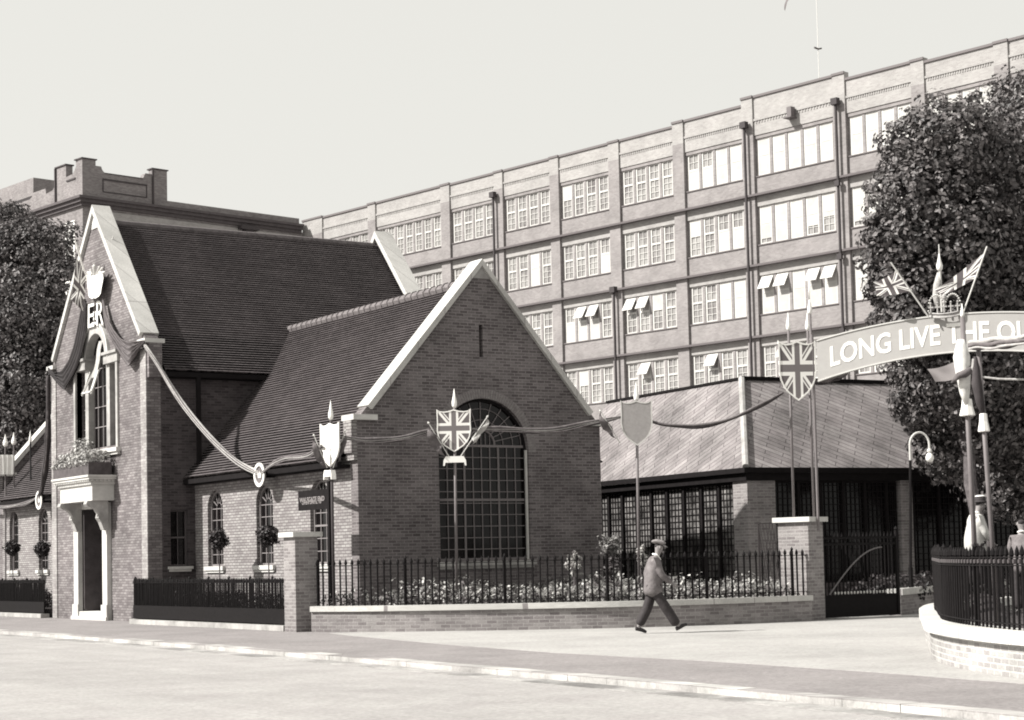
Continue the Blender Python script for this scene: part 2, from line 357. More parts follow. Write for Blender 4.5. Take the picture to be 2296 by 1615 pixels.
# ---------------------------------------------------------------- chapel-like hall
VT,UT,WM,WG=9.56,-1.396,7.80,7.137
ZK,ZA,ZR=4.92,8.98,8.50         # wing kneeler, gable apex, ridge
HK,HA,HR_=7.78,12.22,11.84      # hall kneeler, gable apex, ridge
VC=VT+WM/2; VE=VT+WM            # hall centre line, far side
hall=thing('church_hall','brick hall with tall gabled entrance bay and low tiled side wings','church hall')
fV=lambda v0:(lambda a,b,d:(a,v0+d,b))     # walls facing -Y : a=x b=z
fU=lambda u0:(lambda a,b,d:(u0+d,a,b))     # walls facing -X : a=y b=z
T=.35
def arch_open(c,wd,sill,spring,n=14):
    r=wd/2; return [(c-r,sill)]+[(c+r,sill)]+arc(c,spring,r,0,PI,n)
def wing(v0,sgn):
    """v0 outer gable plane, sgn=+1: wing runs towards +Y from v0, -1: towards -Y"""
    V=lambda d:v0+sgn*d
    g=MB(); out=[(0,0),(WG,0),(WG,ZK),(WG/2,ZA-.12),(0,ZK)]
    hs=[arch_open(3.57,2.65,1.5,4.19,28),[(3.49,6.55),(3.60,6.55),(3.60,7.36),(3.49,7.36)]] if sgn>0 else []
    g.prism(out,lambda a,b,d:(a,V(d),b),0,T,hs); g.build('wall',BR_SHD,hall)
    L=VT-T if sgn>0 else v0-VE-T
    s=MB(); a0,a1=sorted((V(T+.001),V(T+L)))
    ws=[2.0,5.1,8.2] if sgn>0 else [19.2,22.33,25.45]
    s.prism([(a0,0),(a1,0),(a1,4.06),(a0,4.06)],fU(0),0,T,[arch_open(c,1.0,1.5,3.08) for c in ws]); s.build('wall',BR_LIT,hall)
    s=MB(); s.box((WG-T,a0,0),(WG,a1,4.06)); s.build('wall',BR_SHD,hall)
    for c in ws: arched_window(c)
    # roof
    e0=(-.32,3.98); rx=(WG/2,ZR)
    b0,b1=(T+.02),(11.4 if sgn>0 else v0-(2*VC-11.4))
    rf=MB()
    courses(rf,Vector((e0[0],V(b0),e0[1])),Vector((e0[0],V(b1),e0[1])),Vector((rx[0],V(b1),rx[1])),Vector((rx[0],V(b0),rx[1])))
    courses(rf,Vector((WG-e0[0],V(b0),e0[1])),Vector((WG-e0[0],V(b1),e0[1])),Vector((rx[0],V(b1),rx[1])),Vector((rx[0],V(b0),rx[1])))
    ro=rf.build('roof',TILE,hall,recalc=False)
    rt=MB(); n=int((b1-b0)/.32)
    for i in range(n):
        y=V(b0+i*.32); rt.tube([(rx[0],y,rx[1]-.02),(rx[0],y+sgn*.29,rx[1]+.0),(rx[0],y+sgn*.32,rx[1]+.02)],[.135,.125,.15],8)
    rt.build('ridge_tiles',RIDGE,ro,smooth=False)
    gt=MB(); y0,y1=V(T+.02),V(T+L-.02)
    gt.box((-.36,y0,3.80),(-.24,y1,3.93)); gt.box((-.24,y0,3.78),(-.002,y1,3.86)); gt.build('gutter',DARK,hall)
    cheek(0,WG,v0,sgn)
    # copings
    slope=math.atan2(ZA-ZK,WG/2)
    for side in(-1,1):
        cp=MB(); A=Vector((WG/2,0,ZA)); B=Vector((WG/2+side*(WG/2-.28),0,ZK+ (ZA-ZK)*.28/(WG/2)))
        nrm=Vector((side*math.sin(slope),0,math.cos(slope)))
        for P in [0]:
            vs=[]
            for yy in(-.10,.46):
                for q in(A-nrm*.14 if 0 else Vector((A.x,0,A.z-.14)),Vector((A.x,0,A.z+.03)),B+nrm*.03,B-nrm*.12):
                    vs.append((q.x,V(yy),q.z))
            cp.add(vs,[(0,1,2,3),(7,6,5,4),(0,4,5,1),(1,5,6,2),(2,6,7,3),(3,7,4,0)])
        cp.build('coping',STONEJ,hall)
        k=MB(); x=WG/2+side*(WG/2); k.box((x-side*.50,V(-.12),ZK-.02),(x+side*.16,V(.48),ZK+.11)); 
        k.build('kneeler_stone',STONE,hall)
    ap=MB(); ap.prism([(WG/2-.26,ZA-.46),(WG/2+.26,ZA-.46),(WG/2+.03,ZA-.10),(WG/2-.03,ZA-.10)],lambda a,b,d:(a,V(d),b),-.03,.1); ap.build('apex_stone',STONE2,hall)
def cheek(x0,x1,v0,sgn):
    # brick shoulder carrying the kneeler out beyond the side wall
    V=lambda d:v0+sgn*d
    c=MB(); c.box((-.16,V(0.003),4.12),(-.001,V(T+.05),ZK-.021)); c.box((-.10,V(.003),3.95),(-.001,V(T+.05),4.119)); c.build('wall',BR_LIT,hall)
def courses(mb,E0,E1,R1,R0,gauge=.10,lift=.048):
    L=(R0-E0).length; n=max(1,int(L/gauge)); nr=(E1-E0).cross(R0-E0).normalized()
    if nr.z<0: nr=-nr
    W=(E1-E0).length; seg=max(1,int(W/1.5))
    for i in range(n):
        t0,t1=i/n,(i+1)/n
        for k in range(seg):
            u0,u1=k/seg,(k+1)/seg
            P=lambda u,t:(E0+(E1-E0)*u)+((R0+(R1-R0)*u)-(E0+(E1-E0)*u))*t
            a,b=P(u0,t0)+nr*lift,P(u1,t0)+nr*lift; c,d=P(u1,t1),P(u0,t1); e,f=P(u0,t0)-nr*.01,P(u1,t0)-nr*.01
            wob=.003*math.sin(i*1.7+k*2.3); a+=nr*wob; b+=nr*.003*math.sin(i*1.7+(k+1)*2.3)
            U0,U1=u0*W,u1*W; y0,y1=i*.1,(i+1)*.1-.004
            mb.add([a,b,c,d,e,f],[(0,1,2,3),(4,5,1,0)],[[(U0,y0+.008),(U1,y0+.008),(U1,y1),(U0,y1)],[(U0,y0+.001),(U1,y0+.001),(U1,y0+.002),(U0,y0+.002)]])  # risers take the dark joint colour, painting shade under each course
def arched_window(c):
    fr=MB(); r=.5; x=.11; sp=3.08; sl=1.5
    # outer frame ring
    def ring(r0,r1,d0,d1):
        o=[(c+r0,sl)]+arc(c,sp,r0,0,PI,14)+[(c-r0,sl)]; i=[(c+r1,sl)]+arc(c,sp,r1,0,PI,14)+[(c-r1,sl)]
        poly=o+i[::-1]; fr.prism(poly,fU(0),d0,d1)
    ring(.5,.44,x-.02,x+.05)
    for q in(-.15,.15): fr.box((x,c+q-.012,sl),(x+.03,c+q+.012,sp+.0))
    for k in range(1,6): fr.box((x+.002,c-.44,sl+k*.315-.011),(x+.028,c+.44,sl+k*.315+.011))
    fr.box((x-.01,c-.44,sl+.315*3-.022),(x+.04,c+.44,sl+.315*3+.022)); fr.box((x-.01,c-.45,sl),(x+.05,c+.45,sl+.05))
    for k in range(1,6):
        a=PI*k/6; fr.bar((x+.015,c+.16*math.cos(a),sp+.16*math.sin(a)),(x+.015,c+.45*math.cos(a),sp+.45*math.sin(a)),.02)
    pts=[(x+.015,c+.16*math.cos(t),sp+.16*math.sin(t)) for t in [PI*i/10 for i in range(11)]]; fr.tube(pts,.011,5)
    o=fr.build('window',GBARL,hall)
    p=MB(); p.prism([(c+.45,sl+.02)]+arc(c,sp,.45,0,PI,14)+[(c-.45,sl+.02)],fU(0),x+.031,x+.036); p.build('pane',GLASS,o)
    s=MB(); s.box((-.09,c-.62,1.385),(.16,c+.62,1.495)); s.box((-.05,c-.58,1.32),(-.002,c+.58,1.384)); s.build('sill',STONE,o)
    a=MB(); n=15
    for k in range(n):
        t0=PI*(k+.06)/n; t1=PI*(k+.94)/n
        a.prism([(c+q*math.cos(t),sp+q*math.sin(t)) for q,t in((.51,t0),(.73,t0),(.73,t1),(.51,t1))],fU(0),-.004,.02)
    a.build('brick_arch',BR_LIT,o)
GBARL=mat('stone_window_frame',.19,rough=.7,noise=.1)
wing(0,1); wing(27.1,-1)
# big round headed window of the near gable
def big_window():
    fr=MB(); c,sp,sl,r=3.57,4.19,1.5,1.325; y=.14; f=lambda a,b,d:(a,d,b)
    o=[(c+r,sl)]+arc(c,sp,r,0,PI,28)+[(c-r,sl)]; i=[(c+r-.07,sl)]+arc(c,sp,r-.07,0,PI,28)+[(c-r+.07,sl)]
    fr.prism(o+i[::-1],f,y-.03,y+.06)
    frame=fr.build('window',DARK,hall)
    b=MB()
    def V_(x,z0,z1,w): b.box((x-w/2,y,z0),(x+w/2,y+.03,z1))
    def H_(z,x0,x1,w,e=0): b.box((x0,y-.002-e,z-w/2),(x1,y+.028+e,z+w/2))
    xs=[c-r+.07+(2*r-.14)*k/10 for k in range(1,10)]
    for k,x in enumerate(xs): V_(x,sl,4.32,.022 if k not in(2,6) else .05)
    z=sl+.28
    while z<4.3: H_(z,c-r+.06,c+r-.06,.02); z+=.284
    H_(4.34,c-r+.06,c+r-.06,.06,.01); H_(3.0,c-r+.06,c+r-.06,.06,.01); H_(1.53,c-r+.06,c+r-.06,.06,.01)
    for rr in(.40,.66,.95,1.2): b.tube([(c+rr*math.cos(t),y+.012,4.36+max(0,rr*math.sin(t))*.96) for t in[PI*k/20 for k in range(21)]],.011 if rr!=.40 else .03,5)
    for k in range(1,12):
        a=PI*k/12; b.bar((c+.4*math.cos(a),y+.014,4.36+.4*math.sin(a)*.96),(c+1.27*math.cos(a),y+.014,4.36+1.13*math.sin(a)*.96),.02)
    for k in(-2,-1,0,1,2): V_(c+k*.13,4.36,4.70-abs(k)*.04,.014)
    b.build('glazing_bars',GBAR2,frame)
    p=MB(); p.prism([(c+r-.06,sl)]+arc(c,sp,r-.06,0,PI,28)+[(c-r+.06,sl)],f,y+.035,y+.04); p.build('pane',GLASS,frame)
    s=MB(); s.box((c-1.42,-.12,1.37),(c+1.42,.13,1.478)); s.box((c-1.38,-.07,1.30),(c+1.38,-.002,1.369)); s.build('sill',STONE2,frame)
    a=MB(); n=62
    for k in range(n):
        t0=PI*(k+.1)/n; t1=PI*(k+.9)/n
        a.prism([(c+q*math.cos(t),sp+q*math.sin(t)) for q,t in((r+.005,t0),(r+.235,t0),(r+.235,t1),(r+.005,t1))],f,-.005,.02)
    a.build('brick_arch',RAD,frame)
    j=MB(); j.box((c+r-.06,.05,sl),(c+r-.012,.11,4.25)); j.build('reveal_lining',OFFW,frame)
    # things seen dimly inside
    q=MB(); q.prism([(c-.27,4.05)]+[(c+.27,4.05),(c+.27,4.6),(c+.15,4.78),(c-.15,4.78),(c-.27,4.6)],f,.185,.19); q.build('lace_curtain',CURT,frame)
GBAR2=mat('lead_glazing_bar',.15,rough=.6)
big_window()
sl_=MB(); sl_.box((3.48,.2,6.53),(3.61,.25,7.38)); sl_.build('slit_shade_panel',DARK,hall)  # dark backing panel, recess shade of the slit put into its colour
# ---------------------------------------------------------------- tall hall
def tall():
    # entrance gable facing the street (-X)
    c=VC
    serl=[(11.80,5.06),(15.12,5.06),(15.12,7.52),(14.30,7.52)]+[(c+.84*math.cos(t),7.66+.84*math.sin(t)) for t in [PI*k/16 for k in range(17)]]+[(12.62,7.52),(11.80,7.52)]
    door=[(12.75,0.0),(14.76,0.0),(14.76,3.27),(12.75,3.27)]
    g=MB()
    out=[(VT,0),(12.75,0),(12.75,3.27),(14.76,3.27),(14.76,0),(VE,0),(VE,HK),(VC,HA-.14),(VT,HK)]
    g.prism(out,fU(UT),0,.4,[serl]); g.build('wall',BR_MAIN,hall)
    # corner strips of paler brick
    for ya,yb in((VT+.0,VT+.42),(VE-.42,VE)): q=MB(); q.box((UT-.03,ya,0),(UT-.001,yb,HK-.2)); q.build('corner_strip',BR_COR,hall)
    u1=8.22
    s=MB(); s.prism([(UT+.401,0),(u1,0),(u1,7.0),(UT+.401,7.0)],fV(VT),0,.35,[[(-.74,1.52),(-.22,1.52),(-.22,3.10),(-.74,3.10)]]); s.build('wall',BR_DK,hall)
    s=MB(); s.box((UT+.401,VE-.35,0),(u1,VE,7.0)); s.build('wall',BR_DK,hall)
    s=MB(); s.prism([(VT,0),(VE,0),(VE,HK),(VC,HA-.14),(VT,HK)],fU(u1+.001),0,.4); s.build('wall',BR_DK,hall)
    # roof
    rf=MB(); a,b=UT+.42,u1-.02
    for sg,ve in((-1,VT-.28),(1,VE+.28)):
        courses(rf,Vector((a,ve,6.98)),Vector((b,ve,6.98)),Vector((b,VC,HR_)),Vector((a,VC,HR_)))
    ro=rf.build('roof',TILE,hall,recalc=False)
    rt=MB()
    for i in range(int((b-a)/.32)):
        x=a+i*.32; rt.tube([(x,VC,HR_-.05),(x+.315,VC,HR_-.05)],[.125,.13],8)
    rt.build('ridge_tiles',RIDGE2,ro)
    gt=MB(); gt.box((a,VT-.34,6.80),(b,VT-.22,6.93)); gt.box((a,VT-.22,6.78),(b,VT-.002,6.87)); gt.box((-.05,VT-.36,4.15),(.06,VT-.25,6.8)); gt.build('gutter',DARK,hall)
    slope=math.atan2(HA-HK,WM/2)
    for u0,ua,ub in((UT,-.10,.46),(u1,-.12,.5)):
        for side in(-1,1):
            cp=MB(); A=Vector((0,VC,HA)); B=Vector((0,VC+side*(WM/2-.24),HK+(HA-HK)*.24/(WM/2))); nr=Vector((0,side*math.sin(slope),math.cos(slope)))
            vs=[]
            for uu in(ua,ub):
                for q in(Vector((0,A.y,A.z-.14)),Vector((0,A.y,A.z+.10)),B+nr*.03,B-nr*.12): vs.append((u0+uu,q.y,q.z))
            cp.add(vs,[(0,1,2,3),(7,6,5,4),(0,4,5,1),(1,5,6,2),(2,6,7,3),(3,7,4,0)]); cp.build('coping',STONEJ,hall)
            k=MB(); y=VC+side*WM/2; k.box((u0+ua-.02,y-side*.42,HK-.03),(u0+ub+.02,y+side*.16,HK+.09)); k.build('kneeler_stone',STONE,hall)
            # brick shoulders
            k=MB(); k.box((u0+.003,y+side*.001,HK-1.0),(u0+.395,y+side*.15,HK-.031)); k.build('wall',BR_MAIN,hall)
    ap=MB(); ap.prism([(VC-.24,HA-.62),(VC+.24,HA-.62),(VC+.03,HA-.12),(VC-.03,HA-.12)],fU(UT),-.03,.1); ap.build('apex_stone',STONE,hall)
    # three part window
    st=MB(); X=UT
    for y0,y1 in((11.66,11.80),(15.12,15.26)): st.box((X-.06,y0,4.98),(X+.16,y1,7.46))           # outer pilasters
    for y0,y1 in((12.46,12.72),(14.20,14.46)): st.box((X+.02,y0,5.06),(X+.22,y1,7.46))           # inner columns
    for y0,y1 in((11.6,12.70),(14.22,15.32)):
        st.box((X-.08,y0,7.46),(X+.24,y1,7.72)); st.box((X-.14,y0-.03,7.72),(X+.24,y1+.03,7.80))      # entablature blocks
    rr=arc(c,7.66,1.06,0,PI,20)+arc(c,7.66,.80,PI,0,20); st.prism(rr,fU(X),-.05,.2)
    w=st.build('window',STONE2,hall)
    r2=MB(); r2.prism(arc(c,7.66,1.14,0,PI,20)+arc(c,7.66,1.062,PI,0,20),fU(X),-.09,.05); r2.build('arch_moulding',STONE,w)
    s=MB(); s.box((X-.15,11.55,4.86),(X+.2,15.38,4.975)); s.box((X-.09,11.6,4.78),(X-.002,15.33,4.859)); s.build('sill',STONE,w)
    gb=MB()
    for y in(12.72,13.05,13.46,13.87,14.19): gb.box((X+.2,y-.015,5.06),(X+.23,y+.015,7.9))
    for z in(5.7,6.3,6.9,7.45): gb.box((X+.203,11.8,z-.014),(X+.227,15.1,z+.014))
    for y in(12.1,12.3,14.65,14.85): gb.box((X+.2,y-.012,5.06),(X+.23,y+.012,7.46))
    gb.build('glazing_bars',GBARL,w)
    p=MB(); p.prism([(y,z) for y,z in serl],fU(X),.24,.245); p.build('pane',GLASS,w)
    # casements standing open, with their curtain
    cs=MB(); 
    for y0,y1,dx in((13.46,13.10,.45),(13.46,13.82,.45)):
        cs.bar((X+.18,y0,7.8),(X-.30,y1,6.7),.05); 
    cs.bar((X-.30,13.10,6.7),(X-.30,13.84,6.7),.05); cs.bar((X-.05,13.1,7.35),(X-.30,13.10,6.62),.04); cs.bar((X-.05,13.84,7.35),(X-.30,13.84,6.62),.04)
    cs.build('open_casement',OFFW,w)
    cl=MB(); P=[(X+.14-.22*(i/8)+.03*math.sin(j*2.1),13.28+.30*j/6+.05*math.sin(i),8.25-1.1*i/8) for i in range(9) for j in range(7)]; cl.add(P,rowmesh(P,7)); cl.build('curtain',CLOTHL,w,smooth=True)
    # doorway
    dj=MB()
    for y0,y1 in((12.38,12.75),(14.76,15.13)):
        dj.box((X-.14,y0,.0),(X+.02,y1,3.27)); dj.box((X-.18,y0-.04,0),(X-.141,y1+.04,.45))
    dj.box((X-.14,12.38,3.27),(X+.02,15.13,3.42))
    d=dj.build('door_surround',STONE,hall)
    st=MB(); st.box((X-.22,12.3,0),(X-.142,15.2,.10)); st.box((X-.13,12.751,.0),(X+.39,14.759,.24)); st.build('step',STONE,d)
    
    for ya,yb_ in((14.66,14.759),(12.751,12.85)): rv=MB(); rv.box((X+.021,ya,.24),(X+1.3,yb_,3.269)); rv.build('reveal',mat('shade_toned_reveal',.075,noise=.3,nscale=3),d)  # doorway shade put into the dark colour of the reveals
    rv=MB(); rv.box((X+.401,12.6,3.27),(X+1.4,14.9,3.35)); rv.box((X+.401,14.76,0),(X+1.4,14.9,3.269)); rv.box((X+.401,12.6,0),(X+1.4,12.75,3.269)); rv.build('porch_lining',DARK,d)
    dd=MB(); dd.box((X+1.3,12.755,.24),(X+1.36,14.755,3.268)); dr=dd.build('door',DARK,hall)
    # flat canopy on scrolled brackets
    cn=MB(); y0,y1=12.12,14.80
    cn.box((X-.66,y0,3.46),(X-.002,y1,3.92))
    cn.box((X-.72,y0-.06,3.921),(X-.001,y1+.06,4.0)); cn.box((X-.82,y0-.18,4.06),(X-.001,y1+.18,4.13)); cn.box((X-.76,y0-.10,4.001),(X-.001,y1+.10,4.059)); cn.box((X-.86,y0-.22,4.131),(X-.001,y1+.22,4.19))
    k=y0-.16
    cc=cn.build('canopy',STONE,hall)
    dt=MB(); 
    for i in range(20):
        y=y0-.08+i*(y1-y0+.12)/19; dt.box((X-.80,y,4.005),(X-.761,y+.06,4.058))
    for i in range(6):
        x=X-.72+i*.12; dt.box((x,y0-.14,4.005),(x+.06,y0-.101,4.058))
    dt.build('dentils',STONE,cc)
    for yb in(12.22,14.44):
        b=MB(); prof=[(0,3.459),(-.62,3.459),(-.66,3.36),(-.60,3.28),(-.50,3.30),(-.36,3.22),(-.27,3.08),(-.30,2.96),(-.22,2.84),(-.14,2.62),(0,2.60)]
        b.prism(prof,lambda a,bb,dd:(X-.141+a,yb+dd,bb),0,.26); b.build('bracket',STONE2,cc)
    # small window in the side wall
    b=MB(); b.box((-.74,VT+.12,1.52),(-.70,VT+.18,3.1)); b.box((-.26,VT+.12,1.52),(-.22,VT+.18,3.1)); b.box((-.70,VT+.12,3.05),(-.26,VT+.18,3.1)); b.box((-.70,VT+.12,1.52),(-.26,VT+.18,1.57)); b.box((-.70,VT+.13,2.30),(-.26,VT+.17,2.35)); b.box((-.49,VT+.135,1.57),(-.47,VT+.165,3.05))
    w2=b.build('window',GBAR,hall)
    p=MB(); p.box((-.74,VT+.19,1.52),(-.22,VT+.2,3.1)); p.build('pane',GLASS,w2)
    s=MB(); s.box((-.84,VT-.12,1.44),(-.12,VT+.12,1.515)); s.box((-.80,VT-.07,1.37),(-.16,VT-.002,1.439)); s.build('sill',STONE,w2)
BR_COR=brickmat('corner_brick',.27,.22,var=.2,ms=.008)
BR_DK=brickmat('shaded_side_brick',.058,.085,var=.35,ms=.008)  # darkened copy of the hall brick, side wall shade put into its colour
RIDGE2=mat('dark_ridge_tile',.10,noise=.3,nscale=8)
tall()
# planter on the canopy
pt=MB(); pt.box((UT-.80,12.02,4.195),(UT-.10,15.0,4.56)); planter=pt.build('planter',DARK2 if 'DARK2' in globals() else mat('lead_planter',.07,rough=.7,noise=.4,nscale=5),loc=(UT-.45,13.5,4.195))
tag(planter,'long dark planter box on the door canopy of the tall gable','planter')
# ---------------------------------------------------------------- foliage helper
def leaves(mb,c,rad,n,size,flat=1.0,shell=.55,rnd=random,jit=.8,bias=None):
    c=Vector(c); rx,ry,rz=rad
    for _ in range(n):
        while True:
            d=Vector((rnd.uniform(-1,1),rnd.uniform(-1,1),rnd.uniform(-1,1)))
            if .01<d.length<=1: break
        L=d.length; d=d/L*(shell+(1-shell)*L)
        p=c+Vector((d.x*rx,d.y*ry,d.z*rz)); s=size*rnd.uniform(.6,1.4)
        nrm=((d if bias is None else d*.6+bias)+Vector((rnd.uniform(-jit,jit),rnd.uniform(-jit,jit),rnd.uniform(-.5*jit,1.25*jit)))).normalized()
        a=nrm.cross(Vector((rnd.uniform(-1,1),rnd.uniform(-1,1),rnd.uniform(-1,1))))
        if a.length<1e-3: continue
        a.normalize(); b=nrm.cross(a)
        mb.add([p-a*s*.5,p-b*s*.32+nrm*s*.06,p+a*s*.5,p+b*s*.32+nrm*s*.06],[(0,1,2,3)])
fl=MB()
for i in range(16):
    y=12.15+i*.185; leaves(fl,(UT-.45,y,4.72+random.uniform(-.02,.10)),(.38,.16,.18),70,.10)
for i in range(9): leaves(fl,(UT-.35,13.3+i*.12,5.05+random.uniform(-.1,.12)),(.22,.14,.26),34,.10)
for i in range(30): leaves(fl,(UT-.80,12.1+i*.1,4.56),(.07,.08,.08),10,.08)
f1=fl.build('flowering_plants',leafmat('canopy_flowers',.05,.55),loc=(UT-.45,13.5,4.56),recalc=False)
tag(f1,'pale leafy flowers spilling over the canopy planter below the arched window','flowers',kind='stuff')
def clumps(mb,spheres,n,size,sub=.28,clr=.75,rnd=random):
    """crown built from leaf clumps scattered over big lobes"""
    tot=sum(r**2 for _,r in spheres)
    for c,r in spheres:
        k=int(n*r*r/tot)
        for _ in range(k):
            while True:
                d=Vector((rnd.gauss(0,1),rnd.gauss(0,1),rnd.gauss(0,1)))
                if d.length>.1: break
            d.normalize(); rr=r*(rnd.uniform(.45,1.0)**.5)*rnd.uniform(.92,1.10)
            p=Vector(c)+Vector((d.x*rr,d.y*rr,d.z*rr))
            s=r*sub*rnd.uniform(.5,1.2)
            leaves(mb,p,(s*1.0,s*1.0,s*.62),int(28*clr),size,shell=.5,rnd=rnd,jit=.40,bias=d*.45)
def limb(mb,a,b,r0,r1,rnd,n=5,wig=.12):
    a=Vector(a);b=Vector(b);pts=[]
    for i in range(n+1):
        t=i/n; p=a.lerp(b,t); 
        if 0<i<n: p+=Vector((rnd.uniform(-1,1),rnd.uniform(-1,1),rnd.uniform(-1,1)))*wig*(b-a).length*.3
        pts.append(p)
    mb.tube(pts,[r0+(r1-r0)*i/n for i in range(n+1)],8)
def tree(label,base,spheres,n,size,r0,group,seed,sub=.28):
    rnd=random.Random(seed); base=Vector(base)
    t=thing('deciduous_tree',label,'tree',base,0,group)
    tr=MB(); cs=[Vector(c) for c,_ in spheres]; zc=sorted(c.z for c in cs)[len(cs)//3]
    fork=base.lerp(Vector((sum(c.x for c in cs)/len(cs),sum(c.y for c in cs)/len(cs),zc)),.75)
    limb(tr,base,fork,r0,r0*.7,rnd,6,.06)
    for c in cs:
        if c.z>fork.z+.6: limb(tr,fork,c,r0*.42,r0*.08,rnd,5,.15)
    tr.build('trunk',BARK,t,smooth=True)
    cr=MB(); clumps(cr,spheres,n,size,sub=sub,rnd=rnd); cr.build('crown',LEAF,t,recalc=False)
    return t
# ---------------------------------------------------------------- factory block behind
FP=at(1665,700,100); FP=Vector((FP.x,FP.y,0)); th=R(42.5)
g_=rotw((math.sin(th),-math.cos(th),0)); FROT=math.atan2(g_.y,g_.x)
fac=thing('factory_building','long five storey brick factory with rows of white sash windows behind the hall','factory',FP,FROT)
def fb(name,mb,m,par=None): return mb.build(name,m,par or fac,local=True)
BAYS=[(-39.2,-33.85,5),(-33.0,-25.95,7),(-25.04,-20.6,4),(-19.78,-15.4,4),(-14.6,-10.25,4),(-9.37,-5.0,4),(-4.16,.25,4),(1.05,6.6,5),(7.4,11.6,4),(12.4,16.5,4),(17.3,21.6,4),(22.4,26.7,4)]
PTOP={-33.0:26.5,1.05:26.97,-4.16:26.62,7.4:26.62}
ROWS=[(24.55,22.45),(20.75,18.6),(16.87,14.7),(12.93,10.8),(9.0,6.9)]
wl=MB(); par=MB(); pier=MB(); band=MB(); st=MB()
def rectwall(mb,x0,x1,z0,z1,y0,y1): mb.box((x0,y0,z0),(x1,y1,z1))
prev=-41.6
LEDGE=mat('ledge_stone',.15,rough=.9)
for bi,(b0,b1,nl) in enumerate(BAYS):
    pz=PTOP.get(b0,26.45); st=MB()
    pier.box((prev+ .0,.10,0),(b0,.9,25.3)); par.box((prev,.10,25.301),(b0,.5,max(pz,PTOP.get(BAYS[bi-1][0],26.45) if bi else 26.5)+.04))
    par.box((b0,.20,24.75),(b1,.6,pz)); band2=MB()
    st.box((b0,.12,pz-.10),(b1,.199,pz+.03)); st.box((prev-.02,.04,max(pz,PTOP.get(BAYS[bi-1][0],26.45) if bi else 26.5)-.08),(b0+.02,.099,max(pz,PTOP.get(BAYS[bi-1][0],26.45) if bi else 26.5)+.05)); par.box((b0,.10,24.62),(b1,.6,24.749)) if False else None
    par.box((b0,.14,25.55),(b1,.219,25.67))
    for k in range(26 if nl<6 else 40):   # little brick corbels under the parapet band
        x=b0+.15+k*(b1-b0-.3)/(26 if nl<6 else 40); par.box((x,.17,25.40),(x+.07,.219,25.549))
    ztop=24.75
    for r,(h,s) in enumerate(ROWS):
        wl.box((b0,.25,h+.0),(b1,.6,ztop-.001)) if r==0 else None
        if r>0: band.box((b0,.24,h),(b1,.6,ztop-.07))
        p_=(b1-b0-.0)/nl; lw=p_-.24
        xs=[b0+.10+(b1-b0-.14)*k/nl for k in range(nl)]
        # mullion piers
        for k in range(nl+1):
            xa=b0 if k==0 else xs[k-1]+lw+.02; xb=xs[k] if k<nl else b1
            if xb>xa: wl.box((xa,.30,s),(xb,.6,h))
        nxt=ROWS[r+1][0]+.62 if r+1<len(ROWS) else 0
        wl.box((b0,.25,nxt),(b1,.6,s-.06)); st.box((b0+.05,.19,s-.059),(b1-.05,.36,s)); ztop=nxt
        # the group of sashes is one window of the facade
        if s<6: continue
        fr=MB(); gl=MB(); BLS=[]; rnd=random.Random(bi*13+r)
        H=h-s
        for k in range(nl):
            x0=xs[k]; x1=x0+lw; mid=s+H*.56; y=.34
            fr.box((x0,y,s),(x0+.12,y+.06,h)); fr.box((x1-.07,y,s),(x1,y+.06,h)); fr.box((x0+.12,y,s),(x1-.07,y+.06,s+.09)); fr.box((x0+.12,y,h-.06),(x1-.07,y+.06,h)); fr.box((x0+.12,y-.01,mid-.055),(x1-.07,y+.06,mid+.055))
            xm=(x0+x1)/2+.02
            opened=(b0==1.05 and r==2 and k in(0,1,3,4)) or (b0==-9.37 and r==2 and k in(0,1)) or (b0==-14.6 and r==2 and k in (1,2)) or (r==3 and k==1 and b0>-12)
            wh=rnd.random(); 
            full=(b0>=1.0 and r<3) or (b0==-4.16 and ((r==0 and k>1) or(r==2 and k>1))) or wh<.05
            low=(b0==-4.16 and ((r==0 and k<2) or (r==1 and k>1))) or (b0==-9.37 and r==2 and k<0) or (b0==-14.6 and r==2 and k<3) or (b0==-14.6 and r==1 and k==3)
            up=(b0==-4.16 and r==1 and k==0) or wh>.93
            fr.box((xm-.018,y+.01,s+.09),(xm+.018,y+.045,mid-.055))
            for q in(1,2): z=s+.09+(mid-.055-s-.09)*q/3; fr.box((x0+.12,y+.012,z-.016),(x1-.07,y+.043,z+.016))
            if not opened:
                fr.box((xm-.018,y+.01,mid+.055),(xm+.018,y+.045,h-.06)); z=(mid+h)/2; fr.box((x0+.12,y+.012,z-.016),(x1-.07,y+.043,z+.016))
            else:
                t=.55; zz=mid+.05; dy=-(h-.06-zz)*math.sin(t); dz=(h-.06-zz)*math.cos(t)
                P=lambda a,q:(a,y-.02+dy*q,h-.06-dz*q)
                fr.add([P(x0+.04,0),P(x1-.02,0),P(x1-.02,1),P(x0+.04,1)]+[(p[0],p[1]+.04,p[2]-.02) for p in (P(x0+.04,0),P(x1-.02,0),P(x1-.02,1),P(x0+.04,1))],[(0,1,2,3),(7,6,5,4),(0,4,5,1),(1,5,6,2),(2,6,7,3),(3,7,4,0)])
            gl.add([(x0+.1,y+.05,s+.05),(x1-.05,y+.05,s+.05),(x1-.05,y+.05,h-.03),(x0+.1,y+.05,h-.03)],[(0,1,2,3)])
            if full or low or up:
                za,zb=(s+.05,h-.04) if full else ((s+.05,mid) if low else (mid,h-.04))
                if full and b0>0 and r==1 and k in(0,3,4): za=s+.05+H*[.12,0,0,.22,.38][k]
                bl=MB(); bl.box((x0+.115,y+.004,za),(x1-.065,y+.009,zb)); BLS.append(bl)
        f=fb('window',fr,FWHITE); fb('pane',gl,GLASSF,f)
        for bl in BLS: fb('blind',bl,BLIND,f)
    fb('window_ledge',st,LEDGE); prev=b1
